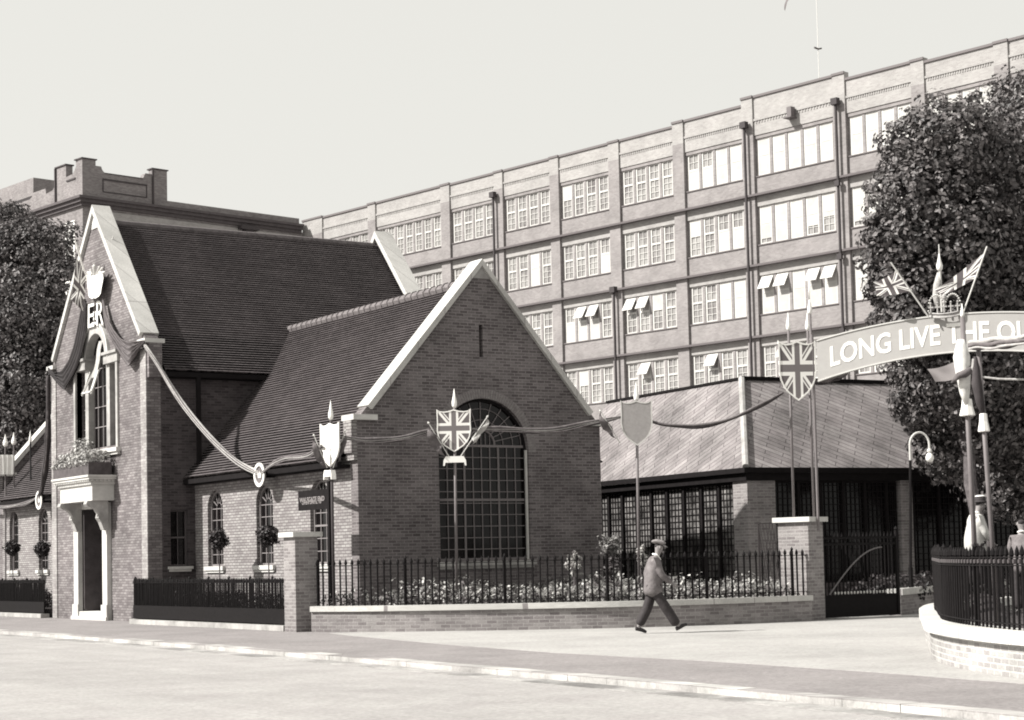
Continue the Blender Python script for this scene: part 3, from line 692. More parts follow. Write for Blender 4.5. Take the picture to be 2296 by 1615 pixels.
pier.box((26.7,0,0),(30,.9,25.3)); par.box((26.7,0,25.301),(30,.5,26.6))
fb('wall',wl,BR_FAR); fb('parapet',par,BR_FARP); fb('lintel_band',band,BR_FARP); fb('pier',pier,BR_FARQ if 'BR_FARQ' in globals() else BR_FAR)
for i,z in enumerate((21.37,17.44,13.46,9.52)):
    s_=MB(); s_.box((-41.6,-.10,z-.07),(30,.235,z+.05)); fb('string_course',s_,STRG if 'STRG' in globals() else mat('shade_toned_string_course',.11,rough=.8))  # shadow at the thin ledge put into its dark colour
bk=MB(); bk.box((-41.6,.61,0),(30,16,25.2)); fb('rear_block',bk,BR_FAR)
for s_,zt,zb in((.62,25.55,0),(6.95,25.6,0),(-20.45,25.1,0),(-9.85,17.6,0)):
    d=MB(); d.tube([(s_,-.12,zb),(s_,-.12,zt-.3)],.075,8); d.box((s_-.2,-.30,zt-.35),(s_+.2,-.002,zt)); 
    for z in(21.37,17.44,13.46): 
        if z<zt-1 and s_>6: d.box((s_-.15,-.27,z-.5),(s_+.15,-.11,z-.2))
    fb('downpipe',d,IRONF if 'IRONF' in globals() else mat('rusty_downpipe',.045,rough=.7))
lt=MB(); lt.box((3.55,-.35,25.15),(4.1,.21,25.22)); lt.box((3.75,-.25,25.221),(4.05,.1,25.75)); fb('wall_lamp',lt,mat('aged_zinc',.13,rough=.6))
# mast on the factory roof with a dark flag hanging out of the top of the view
MP=FP+Vector((math.cos(FROT)*4.3,math.sin(FROT)*4.3,0))+Vector((-math.sin(FROT)*2,math.cos(FROT)*2,0))
mast=thing('rooftop_flagpole','thin pale flagpole on the factory roof with a dark flag end','flagpole',(MP.x,MP.y,25.2))
mb=MB(); mb.tube([(0,0,0),(0,0,9.5)],[.022,.018],6); mb.build('pole',mat('pale_mast',.62,rough=.8),mast,local=True)
mb=MB(); mb.tube([(-.28,0,4.1),(.02,0,4.05),(.25,0,4.12)],.05,6); mb.build('cleat',CLOTHM,mast,local=True)
dx=Vector((math.cos(FROT),math.sin(FROT),0)); mb=MB(); P=[]
for i in range(9):
    for j in range(7):
        u,v_=i/8,j/6; p=-dx*(u*2.1)+Vector((0,0,9.3-.6*v_-u*u*2.0))+Vector((.1*math.sin(u*9+v_*3),.12*math.cos(u*7),0)); P.append(p)
mb.add(P,rowmesh(P,7)); mb.build('flag',CLOTHM,mast,local=True,smooth=True)
# ---------------------------------------------------------------- corner block with shaped parapets
CB=Vector((21.36,76.6,0))
cb=thing('corner_office_block','darker brick office block with stepped and scooped parapet above the hall roof','office block',CB,FROT)
def fc(name,mb,m,par=None): return mb.build(name,m,par or cb,local=True)
b=MB(); b.box((-.6,.0,0),(0,17.9,25.6)); b.box((-11,.0,0),(-.601,.6,25.6)); b.box((-11,.601,0),(-.601,17.9,25.5)); fc('wall',b,BR_FAR2)
cz=MB(); 
for i,(o,z0,z1) in enumerate(((.18,25.5,25.72),(.34,25.721,25.95),(.50,25.951,26.12))): cz.box((-11.5,-o,z0),(o,17.7,z1))
fc('cornice',cz,mat('dark_cornice',.085,rough=.8,noise=.2))
prof=[(0,26.121),(0,28.68),(1.0,28.68),(1.0,28.32),(1.42,28.32),(1.47,28.15),(1.6,27.98),(1.85,27.88),(4.45,27.88),(4.62,27.95),(4.74,28.2),(4.80,28.3),(5.35,28.3),(5.35,28.66),(6.5,28.66),(6.5,26.121)]
p=MB(); p.prism(prof,lambda a,b,d:(-d,a,b),0,.5); 
prof2=[(.501,26.121),(.501,28.68),(.85,28.68),(.85,28.3),(1.0,28.1),(1.3,27.85),(2.2,27.8),(2.2,28.62),(3.55,28.62),(3.6,27.7),(3.8,27.4),(4.1,27.2),(5.0,27.12),(5.05,27.5),(6.9,27.5),(7.0,27.25),(7.3,27.12),(10.8,27.1),(10.8,26.121)]
p.prism(prof2,lambda a,b,d:(-a,d,b),0,.5); 
p.box((-.5,6.501,26.121),(0,17.6,26.6)); fc('parapet',p,BR_FAR2)
cp=MB(); cp.box((-.6,-.08,28.681),(.08,1.08,28.76)); cp.box((-.6,5.27,28.661),(.08,6.58,28.74)); cp.box((-.93,-.1,28.681),(-.601,.6,28.76)); cp.box((-3.63,-.08,28.621),(-2.12,.58,28.70)); cp.box((-.58,1.7,27.881),(.05,4.6,27.93)); fc('coping',cp,BR_COP if 'BR_COP' in globals() else mat('dark_coping',.07,rough=.9,noise=.2))
pn=MB(); pn.box((.001,1.5,27.42),(.06,4.9,27.52)); pn.box((.001,1.5,26.6),(.05,1.56,27.42)); pn.box((.001,4.84,26.6),(.05,4.9,27.42)); pn.box((.001,1.56,26.6),(.04,4.84,26.66)); pn.box((.001,5.3,26.14),(.09,5.42,28.6)); pn.box((-3.62,-.12,26.14),(-3.5,-.001,28.6)); pn.box((-2.1,-.06,27.45),(-.9,-.001,27.55)); fc('parapet_mouldings',pn,mat('shadowed_brick_band',.06,rough=.9))
bd=MB(); bd.box((.001,1.2,24.75),(.06,17.5,25.3)); fc('frieze_band',bd,BR_FARP)
br=MB(); br.box((.05,12.6,24.6),(.5,13.3,25.5)); br.box((.1,12.2,25.2),(.6,13.7,25.45)); fc('rain_hopper',br,mat('lead_hopper',.05,rough=.7))
wn=MB()
for x0,x1,z0,z1 in((-2.35,-1.05,21.6,24.7),(-2.35,-1.05,17.6,20.7),):
    wn.box((x0,-.03,z0),(x0+.18,.05,z1)); wn.box((x1-.18,-.03,z0),(x1,.05,z1)); wn.box((x0+.18,-.03,z1-.12),(x1-.18,.05,z1)); wn.box((x0+.18,-.03,z0),(x1-.18,.05,z0+.12)); wn.box((x0+.18,-.02,(z0+z1)/2-.06),(x1-.18,.04,(z0+z1)/2+.06)); wn.box(((x0+x1)/2-.03,-.02,z0+.12),((x0+x1)/2+.03,.03,z1-.12))
w_=fc('window',wn,WHITE); gp=MB(); gp.add([(-2.3,-.005,17.6),(-1.1,-.005,17.6),(-1.1,-.005,24.7),(-2.3,-.005,24.7)],[(0,1,2,3)]); fc('pane',gp,GLASSF,w_)
ch=MB(); ch.box((-6.6,3.5,25.5),(-3.6,5.5,28.6)); ch.box((-8.8,4.0,25.5),(-6.9,5.6,28.1)); fc('roof_housing',ch,BR_FAR2)
# far left block
p0=at(-60,400,165); p1=at(68,400,165)
fl_=thing('distant_block','dark flat roofed block far behind the trees at the upper left','building',(p1.x,p1.y,0),FROT+PI/2)
b=MB(); zt=at(40,398,165).z; b.box((0,0,0),(14,16,zt)); fl_.rotation_euler=(0,0,FROT-PI/2+PI)
b=MB(); b.box((0.6,0,0),(14,16,zt-2.2)); b.build('wall',BR_FAR2,fl_,local=True)
b=MB(); b.box((0.1,-.4,zt-2.199),(14.4,16,zt-1.75)); b.build('cornice',mat('black_cornice',.03),fl_,local=True)
b=MB(); b.box((.3,0,zt-1.749),(14,16,zt)); b.build('parapet',BR_FAR2,fl_,local=True)
# ---------------------------------------------------------------- slate roofed pavilion
S0=at(1672,1048,46.5); SZ=S0.z; SR=R(-7)
shed=thing('slate_roofed_pavilion','low glazed pavilion with a pale diagonal slate roof right of the gabled wing','pavilion',(S0.x,S0.y,0),SR)
def fs_(name,mb,m,par=None,**k): return mb.build(name,m,par or shed,local=True,**k)
def l2w(x,y,z=0): return Vector((S0.x+x*math.cos(SR)-y*math.sin(SR),S0.y+x*math.sin(SR)+y*math.cos(SR),z))
hx,hy=1.9,2.9
hp=l2w(hx,hy); D=(hp-CAM).dot(HF); hz=at(1655,850,D).z
LX,LY=19,10.5
rf=MB()
def slope(mb,a,b,c,d,o=0,flip=1):
    a,b,c,d=map(Vector,(a,b,c,d)); ex=(b-a).normalized(); n=ex.cross(d-a).normalized(); ey=n.cross(ex)
    uv=[(flip*(p-a).dot(ex)+o,(p-a).dot(ey)) for p in(a,b,c,d)]; mb.add([a,b,c,d],[(0,1,2,3)],[uv])
slope(rf,(0,0,SZ),(0,LY,SZ),(hx,LY,hz),(hx,hy,hz),0,1)
slope(rf,(0,0,SZ),(LX,0,SZ),(LX,hy,hz),(hx,hy,hz),3,1)
roof=fs_('roof',rf,SLATE,recalc=False)
tp=MB(); tp.box((hx+.01,hy+.01,SZ+.1),(LX,LY,hz-.02)); fs_('flat_roof',tp,BR_DK)
rd=MB(); rd.tube([(0,0,SZ+.02),(hx,hy,hz+.02)],.09,8); fs_('hip_capping',rd,STONE2,roof)
rd=MB(); rd.box((hx-.05,hy-.08,hz-.02),(LX,hy+.06,hz+.07)); rd.box((hx-.06,hy+.061,hz-.02),(hx+.06,LY,hz+.05)); fs_('ridge_capping',rd,DARK,roof)
gt=MB(); gt.box((-.12,-.12,SZ-.14),(LX,0,SZ-.01)); gt.box((-.12,.0,SZ-.14),(0,LY,SZ-.01)); gt.box((.0,.0,SZ-.34),(LX,.30,SZ-.141)); gt.box((0,.301,SZ-.34),(.30,LY,SZ-.141)); fs_('eaves_gutter',gt,DARK)
for a_,b_ in(((.08,.08,0),(.95,.75,SZ-.342)),((5.05,.1,0),(5.45,.5,SZ-.342)),((11.05,.1,0),(11.45,.5,SZ-.342))): pr=MB(); pr.box(a_,b_); fs_('brick_pier',pr,BR_PIL)
bs=MB(); bs.box((.14,.751,0),(.3,LY,.7)); bs.box((.951,.14,0),(LX,.3,.7)); fs_('plinth',bs,BR_DK)
lf=[.76,1.55,2.42,3.32,4.2,5.06,5.84,6.7,7.5,8.3,9.1,9.9,LY]; 
def lattice(axis,a,b,name,thick_b=True):
    fr=MB(); 
    def bx(p0,p1,z0,z1,o0,o1):
        if axis=='y': fr.box((o0,p0,z0),(o1,p1,z1))
        else: fr.box((p0,o0,z0),(p1,o1,z1))
    z0,z1=.7,SZ-.342
    bx(a-.045,a+.045,z0,z1,.14,.26)
    if thick_b: bx(b-.045,b+.045,z0,z1,.14,.26)
    n=5
    for k in range(1,n): p=a+(b-a)*k/n; bx(p-.011,p+.011,z0,z1,.19,.21)
    z=z0+.2
    while z<z1-.05: bx(a+.045,b-.045,z-.011,z+.011,.192,.208); z+=.17
    bx(a+.045,b-.045,z1-.06,z1,.16,.24); bx(a+.045,b-.045,z0,z0+.05,.16,.24)
    f=fs_('window',fr,DARK)
    g=MB()
    if axis=='y': g.add([(.215,a,z0),(.215,b,z0),(.215,b,z1),(.215,a,z1)],[(0,1,2,3)])
    else: g.add([(a,.215,z0),(b,.215,z0),(b,.215,z1),(a,.215,z1)],[(0,1,2,3)])
    fs_('pane',g,(GREENH if axis=='y' else GLASS),f)
GREENH=mat('greenhouse_glass',.16,rough=.3,spec=.3,noise=.9,nscale=7,stain=.8)
for a,b_ in zip(lf,lf[1:]): lattice('y',a,b_,'w',False)
rx=[.96]+[1.74+.72*k for k in range(5)]+[5.0]
for a,b_ in zip(rx,rx[1:]): lattice('x',a,b_,'w',False)
xx=5.5
while xx<11: lattice('x',xx,xx+.9,'w',False); xx+=.92
# ---------------------------------------------------------------- trees
def A(x,y,D,r): return (at(x,y,D),r)
tree('broad dark leafy tree standing tallest behind the banner at the right',tuple(Vector((at(2236,1200,43.5).x,at(2236,1200,43.5).y,.3))),
 [A(2280,880,46,1.9),A(2120,1010,45.6,.8),A(2290,1040,48,1.6),A(2200,1000,48,1.1),A(1990,520,43.5,.6),A(1985,720,44.8,.5),A(2130,330,44,1.35),A(2060,330,44,.95),A(2040,440,43.5,1.05),A(2110,520,44,1.7),A(2020,560,43.5,.95),A(2000,640,43.5,.65),A(2060,690,43.5,1.25),A(2180,640,45,1.9),A(2030,800,45.2,.75),A(2070,900,45.2,.85),A(2110,960,45.5,.8),A(2170,830,44.5,1.6),A(2250,430,45,1.7),A(2260,760,45.5,1.7),A(2190,950,45,1.0)],4300,.135,.19,None,3)
tree('dark leafy tree cut off by the right edge of the photograph',tuple(Vector((at(2420,1200,47).x,at(2420,1200,47).y,.3))),
 [A(2300,260,47,1.25),A(2290,420,47,1.6),A(2380,300,47,2.0),A(2380,560,48,2.3),A(2400,800,48,2.3),A(2310,980,48,1.6),A(2290,620,47.5,1.5)],2300,.12,.2,None,5)
tree('dense dark tree behind the left wing of the hall',tuple(Vector((at(60,1200,76).x,at(60,1200,76).y,0))),
 [A(60,590,75,1.75),A(115,560,75,1.35),A(20,520,76,1.3),A(-30,560,76,2.2),A(140,640,74,1.2),A(120,740,74,1.6),A(40,720,74,2.2),A(60,860,74,2.2),A(-30,760,75,2.4),A(-30,930,75,2.2),A(110,880,74,1.6),A(40,1000,74,2.2)],3400,.155,.26,None,9)
# ---------------------------------------------------------------- boundary walls, railings, pillars, gate
def gr(x,y,z=0): return pl(x,y,(0,0,z),(0,0,1))
def railing(label,P,z0,z1,pitch,rails,r=.021,knobs=False,post_every=14,group='iron railings round the hall garden',name='iron_railing'):
    b=P[0]; t=thing(name,label,'railing',(b.x,b.y,z0),0,group)
    pk=MB(); pts=sample(P,pitch,pitch/2); rnd=random.Random(len(pts))
    for i,p in enumerate(pts):
        lx,ly=rnd.uniform(-.008,.008),rnd.uniform(-.008,.008); h=z1+rnd.uniform(-.006,.006)
        q=Vector((p.x,p.y,z0)); T=Vector((p.x+lx,p.y+ly,h)); f=lambda k: q.lerp(T,k)
        H=h-z0; pk.tube([q,f(1-.13/H),f(1-.11/H),f(1-.06/H),T],[r,r,r*1.75,r*1.45,.002],6,cap=False)
    pk.build('picket_panel',IRON,t)
    rl=MB()
    for z in rails: ribbon(rl,P,-.02,.02,z-.007,z+.007)
    rl.build('rails',IRON,t)
    for k,p in enumerate(pts[::post_every]): 
        ps=MB()
        ps.box((p.x-.02+.03,p.y-.02,z0),(p.x+.05,p.y+.02,z1-.04)); ps.tube([(p.x+.03,p.y,z1-.04),(p.x+.03,p.y,z1+.0),(p.x+.03,p.y,z1+.05)],[.02,.035,.004],6); ps.build('post',IRON,t)
    if knobs:
        kb=MB(); zz=(rails[-1]+rails[-2])/2
        for a,c in zip(pts[::1],pts[1::1]):
            m=(a+c)/2; kb.tube([(m.x,m.y,zz-.03),(m.x,m.y,zz-.02),(m.x,m.y,zz+.02),(m.x,m.y,zz+.03)],[.01,.028,.028,.01],7)
        kb.build('ring_ornaments',mat('worn_iron',.06,rough=.3,metal=0,spec=.8),t)['kind']='stuff'
    return t
# front dwarf wall curving from the left pillar to the gate pillar
FWP=smooth_path([(-2.12,-1.62),(-1.42,-2.95),(-.25,-4.32),(.95,-5.42),(2.4,-6.55),(3.7,-7.2),(5.3,-7.62),(7.12,-7.80)],6)
t=thing('dwarf_wall','low curved brick wall with white coping under the long railing in front of the gable','wall',(FWP[0].x,FWP[0].y,0),0,'low brick boundary walls')
w_=MB(); ribbon(w_,FWP,0,.28,-.05,.45); w_.build('brickwork',BR_WALL,t)
c_=MB(); ribbon(c_,FWP,-.05,.34,.451,.57); c_.build('coping',STONEJ,t)
railing('long black spiked railing on the curved dwarf wall behind the walking man',offset(FWP,.14),.57,1.60,.158,[.66,1.46])
# left pillar
def pillar(label,c,wid,dep,ang,h,cap,mt):
    t=thing('brick_pillar',label,'pillar',(c.x,c.y,0),ang,'brick boundary pillars')
    b=MB(); b.box((0,0,-.05),(wid,dep,h)); b.build('shaft',mt,t,local=True)
    k=MB(); k.box((-.09,-.09,h+.001),(wid+.09,dep+.09,h+cap)); k.build('cap',STONE,t,local=True); return t
P1c=Vector((-2.35,-1.33,0)); pillar('brick pillar with white cap between the short dense railing and the curved dwarf wall',P1c,.56,.57,0,2.12,.11,BR_PIL)
GD=Vector((.958,.287,0)); P2c=Vector((7.13,-7.74,0)); ga=math.atan2(GD.y,GD.x)
pillar('stout brick pillar with white cap carrying three poles beside the gate',P2c,.64,.78,ga,2.2,.11,BR_PIL)
# railings beside the pavement, standing on a low stone kerb
def str_path(a,b): 
    a=Vector((a[0],a[1],0)); b=Vector((b[0],b[1],0)); return [a.lerp(b,i/8) for i in range(9)]
def pave_rail(label,a,b,extra=()):
    P=str_path(a,b); t=railing(label,P,.14,1.22,.085,[.22,.42,1.10],r=.017)
    k=MB(); ribbon(k,P,-.14,.14,0.004,.13); k.build('stone_kerb',STONE2,t)
    l=MB(); ribbon(l,P,-.035,-.02,.16,.50); l.build('lower_plate',IRON,t); return t
pave_rail('dense black spiked railing between the tall gable and the left brick pillar',(-2.2,8.62),(-2.18,-.62))
pave_rail('dense black spiked railing in front of the left wing at the photo edge',(-1.75,26.4),(-1.62,17.5))
pave_rail('short black railing return against the right side of the entrance gable',(-2.18,8.75),(-1.42,9.2))
# gate leaf
G0=Vector((P2c.x,P2c.y,0))+GD*.70+Vector((-.29,.96,0))*.2; G1=gr(2018,1381)
gl=(G1-G0).length; gate=thing('iron_gate','black iron gate leaf with curved brace and solid lower panel beside the capped pillar','gate',(G0.x,G0.y,0),math.atan2((G1-G0).y,(G1-G0).x))
def gm(nm,mb,m=IRON): return mb.build(nm,m,gate,local=True)
m=MB(); m.box((0,-.03,.03),(.07,.03,1.98)); m.box((gl-.07,-.03,.03),(gl,.03,1.98))
for z in(.03,.48,1.66,1.80): m.box((.07,-.02,z),(gl-.07,.02,z+.05))
m.tube([(gl-.035,0,1.98),(gl-.035,0,2.02),(gl-.035,0,2.08)],[.03,.05,.01],8)
gm('gate_frame',m)
m=MB(); m.box((.07,-.008,.08),(gl-.07,.008,.48)); gm('lower_panel',m)
m=MB(); x=.13
while x<gl-.1: m.tube([(x,.035,.5),(x,.035,1.84),(x,.035,1.86),(x,.035,1.97)],[.017,.017,.026,.002],5,cap=False); x+=.105
gm('picket_panel',m)
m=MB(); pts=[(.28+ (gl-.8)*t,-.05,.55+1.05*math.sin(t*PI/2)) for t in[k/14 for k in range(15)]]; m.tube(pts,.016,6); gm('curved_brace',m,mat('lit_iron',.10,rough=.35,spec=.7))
m=MB(); x=.45
for k in range(19): m.tube([(x,-.045,.545),(x,-.045,.56),(x,-.045,.60),(x,-.045,.61)],[.006,.022,.022,.006],6); x+=(gl-.6)/19
gm('pale_glint_knobs',m,OFFW)  # pale knobs, highlights along the picket feet put into their colour
m=MB(); m.box((-.18,-.03,1.5),(.0,.03,1.58)); m.box((-.18,-.03,.4),(0,.03,.48)); gm('hinges',m)
# dwarf wall behind the gate
BW=smooth_path([(G1.x+.12,G1.y+.08),(12.9,-6.0),(16,-5.0),(22,-3.6)],3)
t=thing('dwarf_wall','short stretch of low brick wall with white coping beyond the open gate','wall',(BW[0].x,BW[0].y,0),0,'low brick boundary walls')
w_=MB(); ribbon(w_,BW,0,.28,-.05,.47); w_.build('brickwork',BR_WALL,t)
c_=MB(); ribbon(c_,BW,-.05,.34,.471,.62); c_.build('coping',STONEJ,t)
# big curved wall in the right foreground
CW=smooth_path([(11.5,-12.2),(7.5,-12.9),(4.4,-14.2),(2.2,-15.9),(.6,-17.45),(-.62,-18.65),(-1.92,-19.98),(-3.06,-21.56),(-4.0,-23.42),(-4.55,-25.4),(-4.8,-28),(-4.9,-34)],6)
CW=CW[::-1]   # run so that the inside lies to the right
t=thing('dwarf_wall','large curved brick wall with thick bright coping at the right foreground','wall',(CW[0].x,CW[0].y,0),0,'low brick boundary walls')
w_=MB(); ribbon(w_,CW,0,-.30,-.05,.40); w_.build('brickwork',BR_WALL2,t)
c_=MB(); ribbon(c_,CW,.09,-.40,.401,.55); c_.build('coping',STONEJ,t)
railing('tall black railing with ring ornaments curving above the right foreground wall',offset(CW,-.17),.55,1.56,.15,[.62,1.32,1.42],r=.018,knobs=True)
# ---------------------------------------------------------------- planting
def poly_in(x,y,poly):
    c=False;j=len(poly)-1
    for i in range(len(poly)):
        xi,yi=poly[i];xj,yj=poly[j]
        if (yi>y)!=(yj>y) and x<(xj-xi)*(y-yi)/(yj-yi)+xi: c=not c
        j=i
    return c
inn=offset(FWP,.36); bed=[(p.x,p.y) for p in inn]+[(8.6,-6.6),(9.6,-3.0),(7.3,-.4),(-.2,-.35),(-1.2,-.8)]
s_=MB(); s_.prism(bed,lambda a,b,d:(a,b,d),-.02,.40); struct(s_,'garden_bed',LAWN)
fl=MB(); lf_=MB(); rnd=random.Random(4)
for _ in range(9000):
    x=rnd.uniform(-2,10); y=rnd.uniform(-8,0)
    if not poly_in(x,y,bed): continue
    if x<.4 and rnd.random()<.75: continue
    h=.42+rnd.uniform(0,.40)+max(0,.42*math.sin(x*1.9+y*1.3)*math.sin(y*1.5+x*.6+1))*rnd.random()
    leaves(fl,(x,y,h),(.09,.09,.08),3,.09,rnd=rnd)
    leaves(lf_,(x,y,h-.10),(.12,.12,.10),3,.10,rnd=rnd)
for _ in range(900):
    x=rnd.uniform(-2,10); y=rnd.uniform(-8,0)
    if poly_in(x,y,bed) and x<1.2: leaves(lf_,(x,y,.5+rnd.uniform(0,.15)),(.12,.12,.12),5,.10,rnd=rnd)
o=fl.build('bedding_flowers',PETAL2,loc=(3,-4,.4),recalc=False); tag(o,'mass of pale bedding flowers filling the garden behind the long railing','flowers',kind='stuff')
o=lf_.build('bedding_foliage',LEAF3,loc=(3,-4,.4),recalc=False); tag(o,'low leafy growth between the pale flowers behind the long railing','foliage',kind='stuff')
def shrub(name,label,c,rad,n,size,m,stem=None,cat='shrub',group=None,seed=1):
    rnd=random.Random(seed); c=Vector(c); base=Vector((c.x,c.y,stem if stem is not None else c.z-rad[2]))
    t=thing(name,label,cat,base,0,group); s=MB(); 
    for k in range(4): 
        e=c+Vector((rnd.uniform(-.5,.5)*rad[0],rnd.uniform(-.5,.5)*rad[1],rnd.uniform(-.1,.5)*rad[2])); limb(s,base,e,.02,.008,rnd,4,.1)
    s.build('stems',BARK,t)
    f=MB()
    for _ in range(n//14): 
        d=Vector((rnd.gauss(0,1),rnd.gauss(0,1),rnd.gauss(0,1))).normalized()*rnd.uniform(.2,.85)
        leaves(f,c+Vector((d.x*rad[0],d.y*rad[1],d.z*rad[2])),(rad[0]*.3,rad[1]*.3,rad[2]*.26),14,size,rnd=rnd)
    f.build('foliage',m,t,recalc=False); return t
shrub('rose_bush','tall sunlit leafy bush at the corner between gable and pavilion',at(1366,1222,43),(.30,.30,.34),700,.09,leafmat('sunlit_leaves',.05,.34),.4,seed=2)
shrub('rose_bush','dark lower bush below the sunlit one beside the gable corner',at(1375,1268,42.8),(.26,.26,.26),500,.09,LEAF3,.4,seed=3)
shrub('white_flowering_plant','white flowering plant standing in front of the right part of the gable wall',at(1285,1262,43),(.22,.22,.30),420,.08,PETAL,.4,'plant',seed=4)
shrub('white_flowering_plant','white flowering plant directly behind the back of the walking man',at(1440,1250,41),(.17,.17,.28),420,.08,PETAL,.4,'plant',seed=6)
# standard bay trees along the street front
def baytree(label,x,y,u,seed):
    p=pl(x,y,(u,0,0),(1,0,0)); rnd=random.Random(seed)
    t=thing('standard_bay_tree',label,'potted tree',(p.x,p.y,0),0,'ball headed bay trees along the street front')
    s=MB(); s.tube([(p.x,p.y,.4),(p.x+.01,p.y,1.2),(p.x,p.y,p.z)],.016,6); s.build('trunk',BARK,t)
    s=MB(); s.lathe((p.x,p.y,0),[(.16,0),(.17,.02),(.21,.36),(.23,.37),(.23,.42),(.19,.42)],14); s.build('pot',mat('clay_pot',.12,noise=.2),t)
    s=MB()
    for _ in range(70):
        d=Vector((rnd.gauss(0,1),rnd.gauss(0,1),rnd.gauss(0,1))).normalized()*rnd.uniform(.5,1)
        leaves(s,p+d*.24,(.10,.10,.09),18,.085,rnd=rnd)
    s.build('crown',LEAF2,t,recalc=False)
baytree('ball headed bay tree standing before the arched window nearest the tall hall',491,1210,-.95,1)
baytree('ball headed bay tree standing below the round plaque on the right wing',601,1202,-.95,2)
baytree('ball headed bay tree nearest the left edge of the photo',28,1230,-.95,3)
baytree('ball headed bay tree just left of the entrance gable',94,1230,-.95,4)
# dark growth inside the grounds on the right
bank=[(p.x,p.y) for p in offset(CW,-.45)]+[(14,-16),(14,-24),(8,-34)]
s_=MB(); s_.prism(bank,lambda a,b,d:(a,b,d),-.02,.30); struct(s_,'raised_bed',LAWN)
hb=MB(); rnd=random.Random(12)
for i in range(260):
    p=BW[0].lerp(BW[-1],rnd.random())+Vector((-.2,.55,0))*rnd.uniform(.6,2.2); leaves(hb,(p.x,p.y,.45+rnd.uniform(0,.35)),(.2,.2,.2),22,.12,rnd=rnd)
o=hb.build('border_plants',LEAF2,loc=(12,-5,.3),recalc=False); tag(o,'dark border plants behind the short wall beyond the gate','plants',kind='stuff')
# gooseneck lamp
L0=at(2043,1310,43.4); L1=at(2040,1000,43.4); lamp=thing('street_lamp','thin black gooseneck lamp post with a round white globe beyond the gate','street lamp',(L0.x,L0.y,.0))
lp=MB(); lp.tube([(L0.x,L0.y,0),(L0.x,L0.y,1.1)],.055,8); lp.tube([(L0.x,L0.y,1.1),(L1.x,L1.y,L1.z-.35)],.035,8); lp.build('post',IRON,lamp)
r_=.235; hx_=HR; ctr=Vector((L1.x,L1.y,L1.z+.02))+hx_*r_; nk=MB(); pts=[Vector((L1.x,L1.y,L1.z-.35))]+[ctr+Vector((0,0,1))*(.30*math.sin(a))-hx_*(r_*math.cos(a)) for a in[PI*k/12 for k in range(13)]]+[ctr+hx_*r_-Vector((0,0,.12))]
nk.tube(pts,.028,8); nk.build('gooseneck',OFFW,lamp); e=pts[-1]
gb=MB(); gb.lathe(e,[(.03,.02),(.06,0),(.07,-.05),(.04,-.08)],10); gb.build('collar',OFFW,lamp)
gb=MB(); gb.lathe(e,[(.035,-.08),(.075,-.12),(.10,-.18),(.10,-.23),(.07,-.29),(.01,-.31)],12); gb.build('globe',WHITE,lamp,smooth=True)
# notice board
a=pl(671,1102,(-1.15,0,0),(1,0,0)); b=pl(737,1098,(-1.15,0,0),(1,0,0)); zb=pl(671,1146,(-1.15,0,0),(1,0,0)).z; y0,y1=b.y,a.y
sg=thing('notice_board','dark lettered notice board on a post in front of the third arched window','sign',(-1.15,y0,0)) if False else thing('notice_board','dark lettered notice board on a post near the white shield','sign',(-1.15,y0,0))
m=MB(); m.box((-1.18,y0,zb),(-1.14,y1,a.z)); m.build('board',DARK,sg)
m=MB(); m.box((-1.20,y0-.09,0),(-1.12,y0-.001,a.z+.17)); m.build('post',DARK,sg)
def wordface(txt,size,org,xdir,zdir,nrm,mt,par,name='lettering',ex=.004,sx=1,off=0,width=None):
    vs,fs=textmesh(txt,size,ex,off,1); w=max(v[0] for v in vs) or 1; k=(width/w) if width else sx
    mb=MB(); mb.add([Vector(org)+Vector(xdir)*(v[0]*k)+Vector(zdir)*v[1]+Vector(nrm)*v[2] for v in vs],fs); return mb.build(name,mt,par)
LET=mat('faded_sign_lettering',.20)
wordface('WALSGATE END',.155,(-1.186,y1-.09,a.z-.27),(0,-1,0),(0,0,1),(-1,0,0),LET,sg,off=.004,width=(y1-y0)*.84)
wordface('OPEN UNTIL 10',.12,(-1.186,y1-.2,zb+.14),(0,-1,0),(0,0,1),(-1,0,0),LET,sg,off=.003,width=(y1-y0)*.66)
# trellis panel by the gate pillar
ta=at(1700,1175,41.5); tb=at(1756,1172,41.5); tr=MB()
for k in range(9):
    f=k/8; p=ta.lerp(tb,f)
    for z0_,z1_,dx in((.4,ta.z,.0),): 
        q=ta.lerp(tb,min(1,f+.45)); tr.bar((p.x,p.y,.5),(q.x,q.y,ta.z),.012); q=ta.lerp(tb,max(0,f-.45)); tr.bar((p.x,p.y,.5),(q.x,q.y,ta.z),.012)
tr.bar((ta.x,ta.y,.3),(ta.x,ta.y,ta.z),.03); tr.bar((tb.x,tb.y,.3),(tb.x,tb.y,ta.z),.03); tr.bar(ta,tb,.03)
o=tr.build('trellis',mat('weathered_trellis',.10),loc=(ta.x,ta.y,.4)); tag(o,'small diagonal trellis panel just left of the gate pillar','trellis')

ab=MB(); ab.box((-2.02,.4,.02),(-.02,9.3,.30)); ab.box((-1.4,17.6,.02),(-.02,26.5,.30)); struct(ab,'front_garden_soil',LAWN)
hb=MB(); rnd=random.Random(33)
for i in range(330):
    y=rnd.choice((rnd.uniform(.6,8.4),rnd.uniform(17.7,26.2))); x=rnd.uniform(-1.9,-1.1) if y<10 else rnd.uniform(-1.35,-.9); leaves(hb,(x,y,.42+rnd.uniform(0,.34)),(.16,.2,.16),22,.09,rnd=rnd)
o=hb.build('low_hedge',LEAF2,loc=(-1,4,.3),recalc=False); tag(o,'dark low planting behind the dense railings along the street front','plants',kind='stuff')
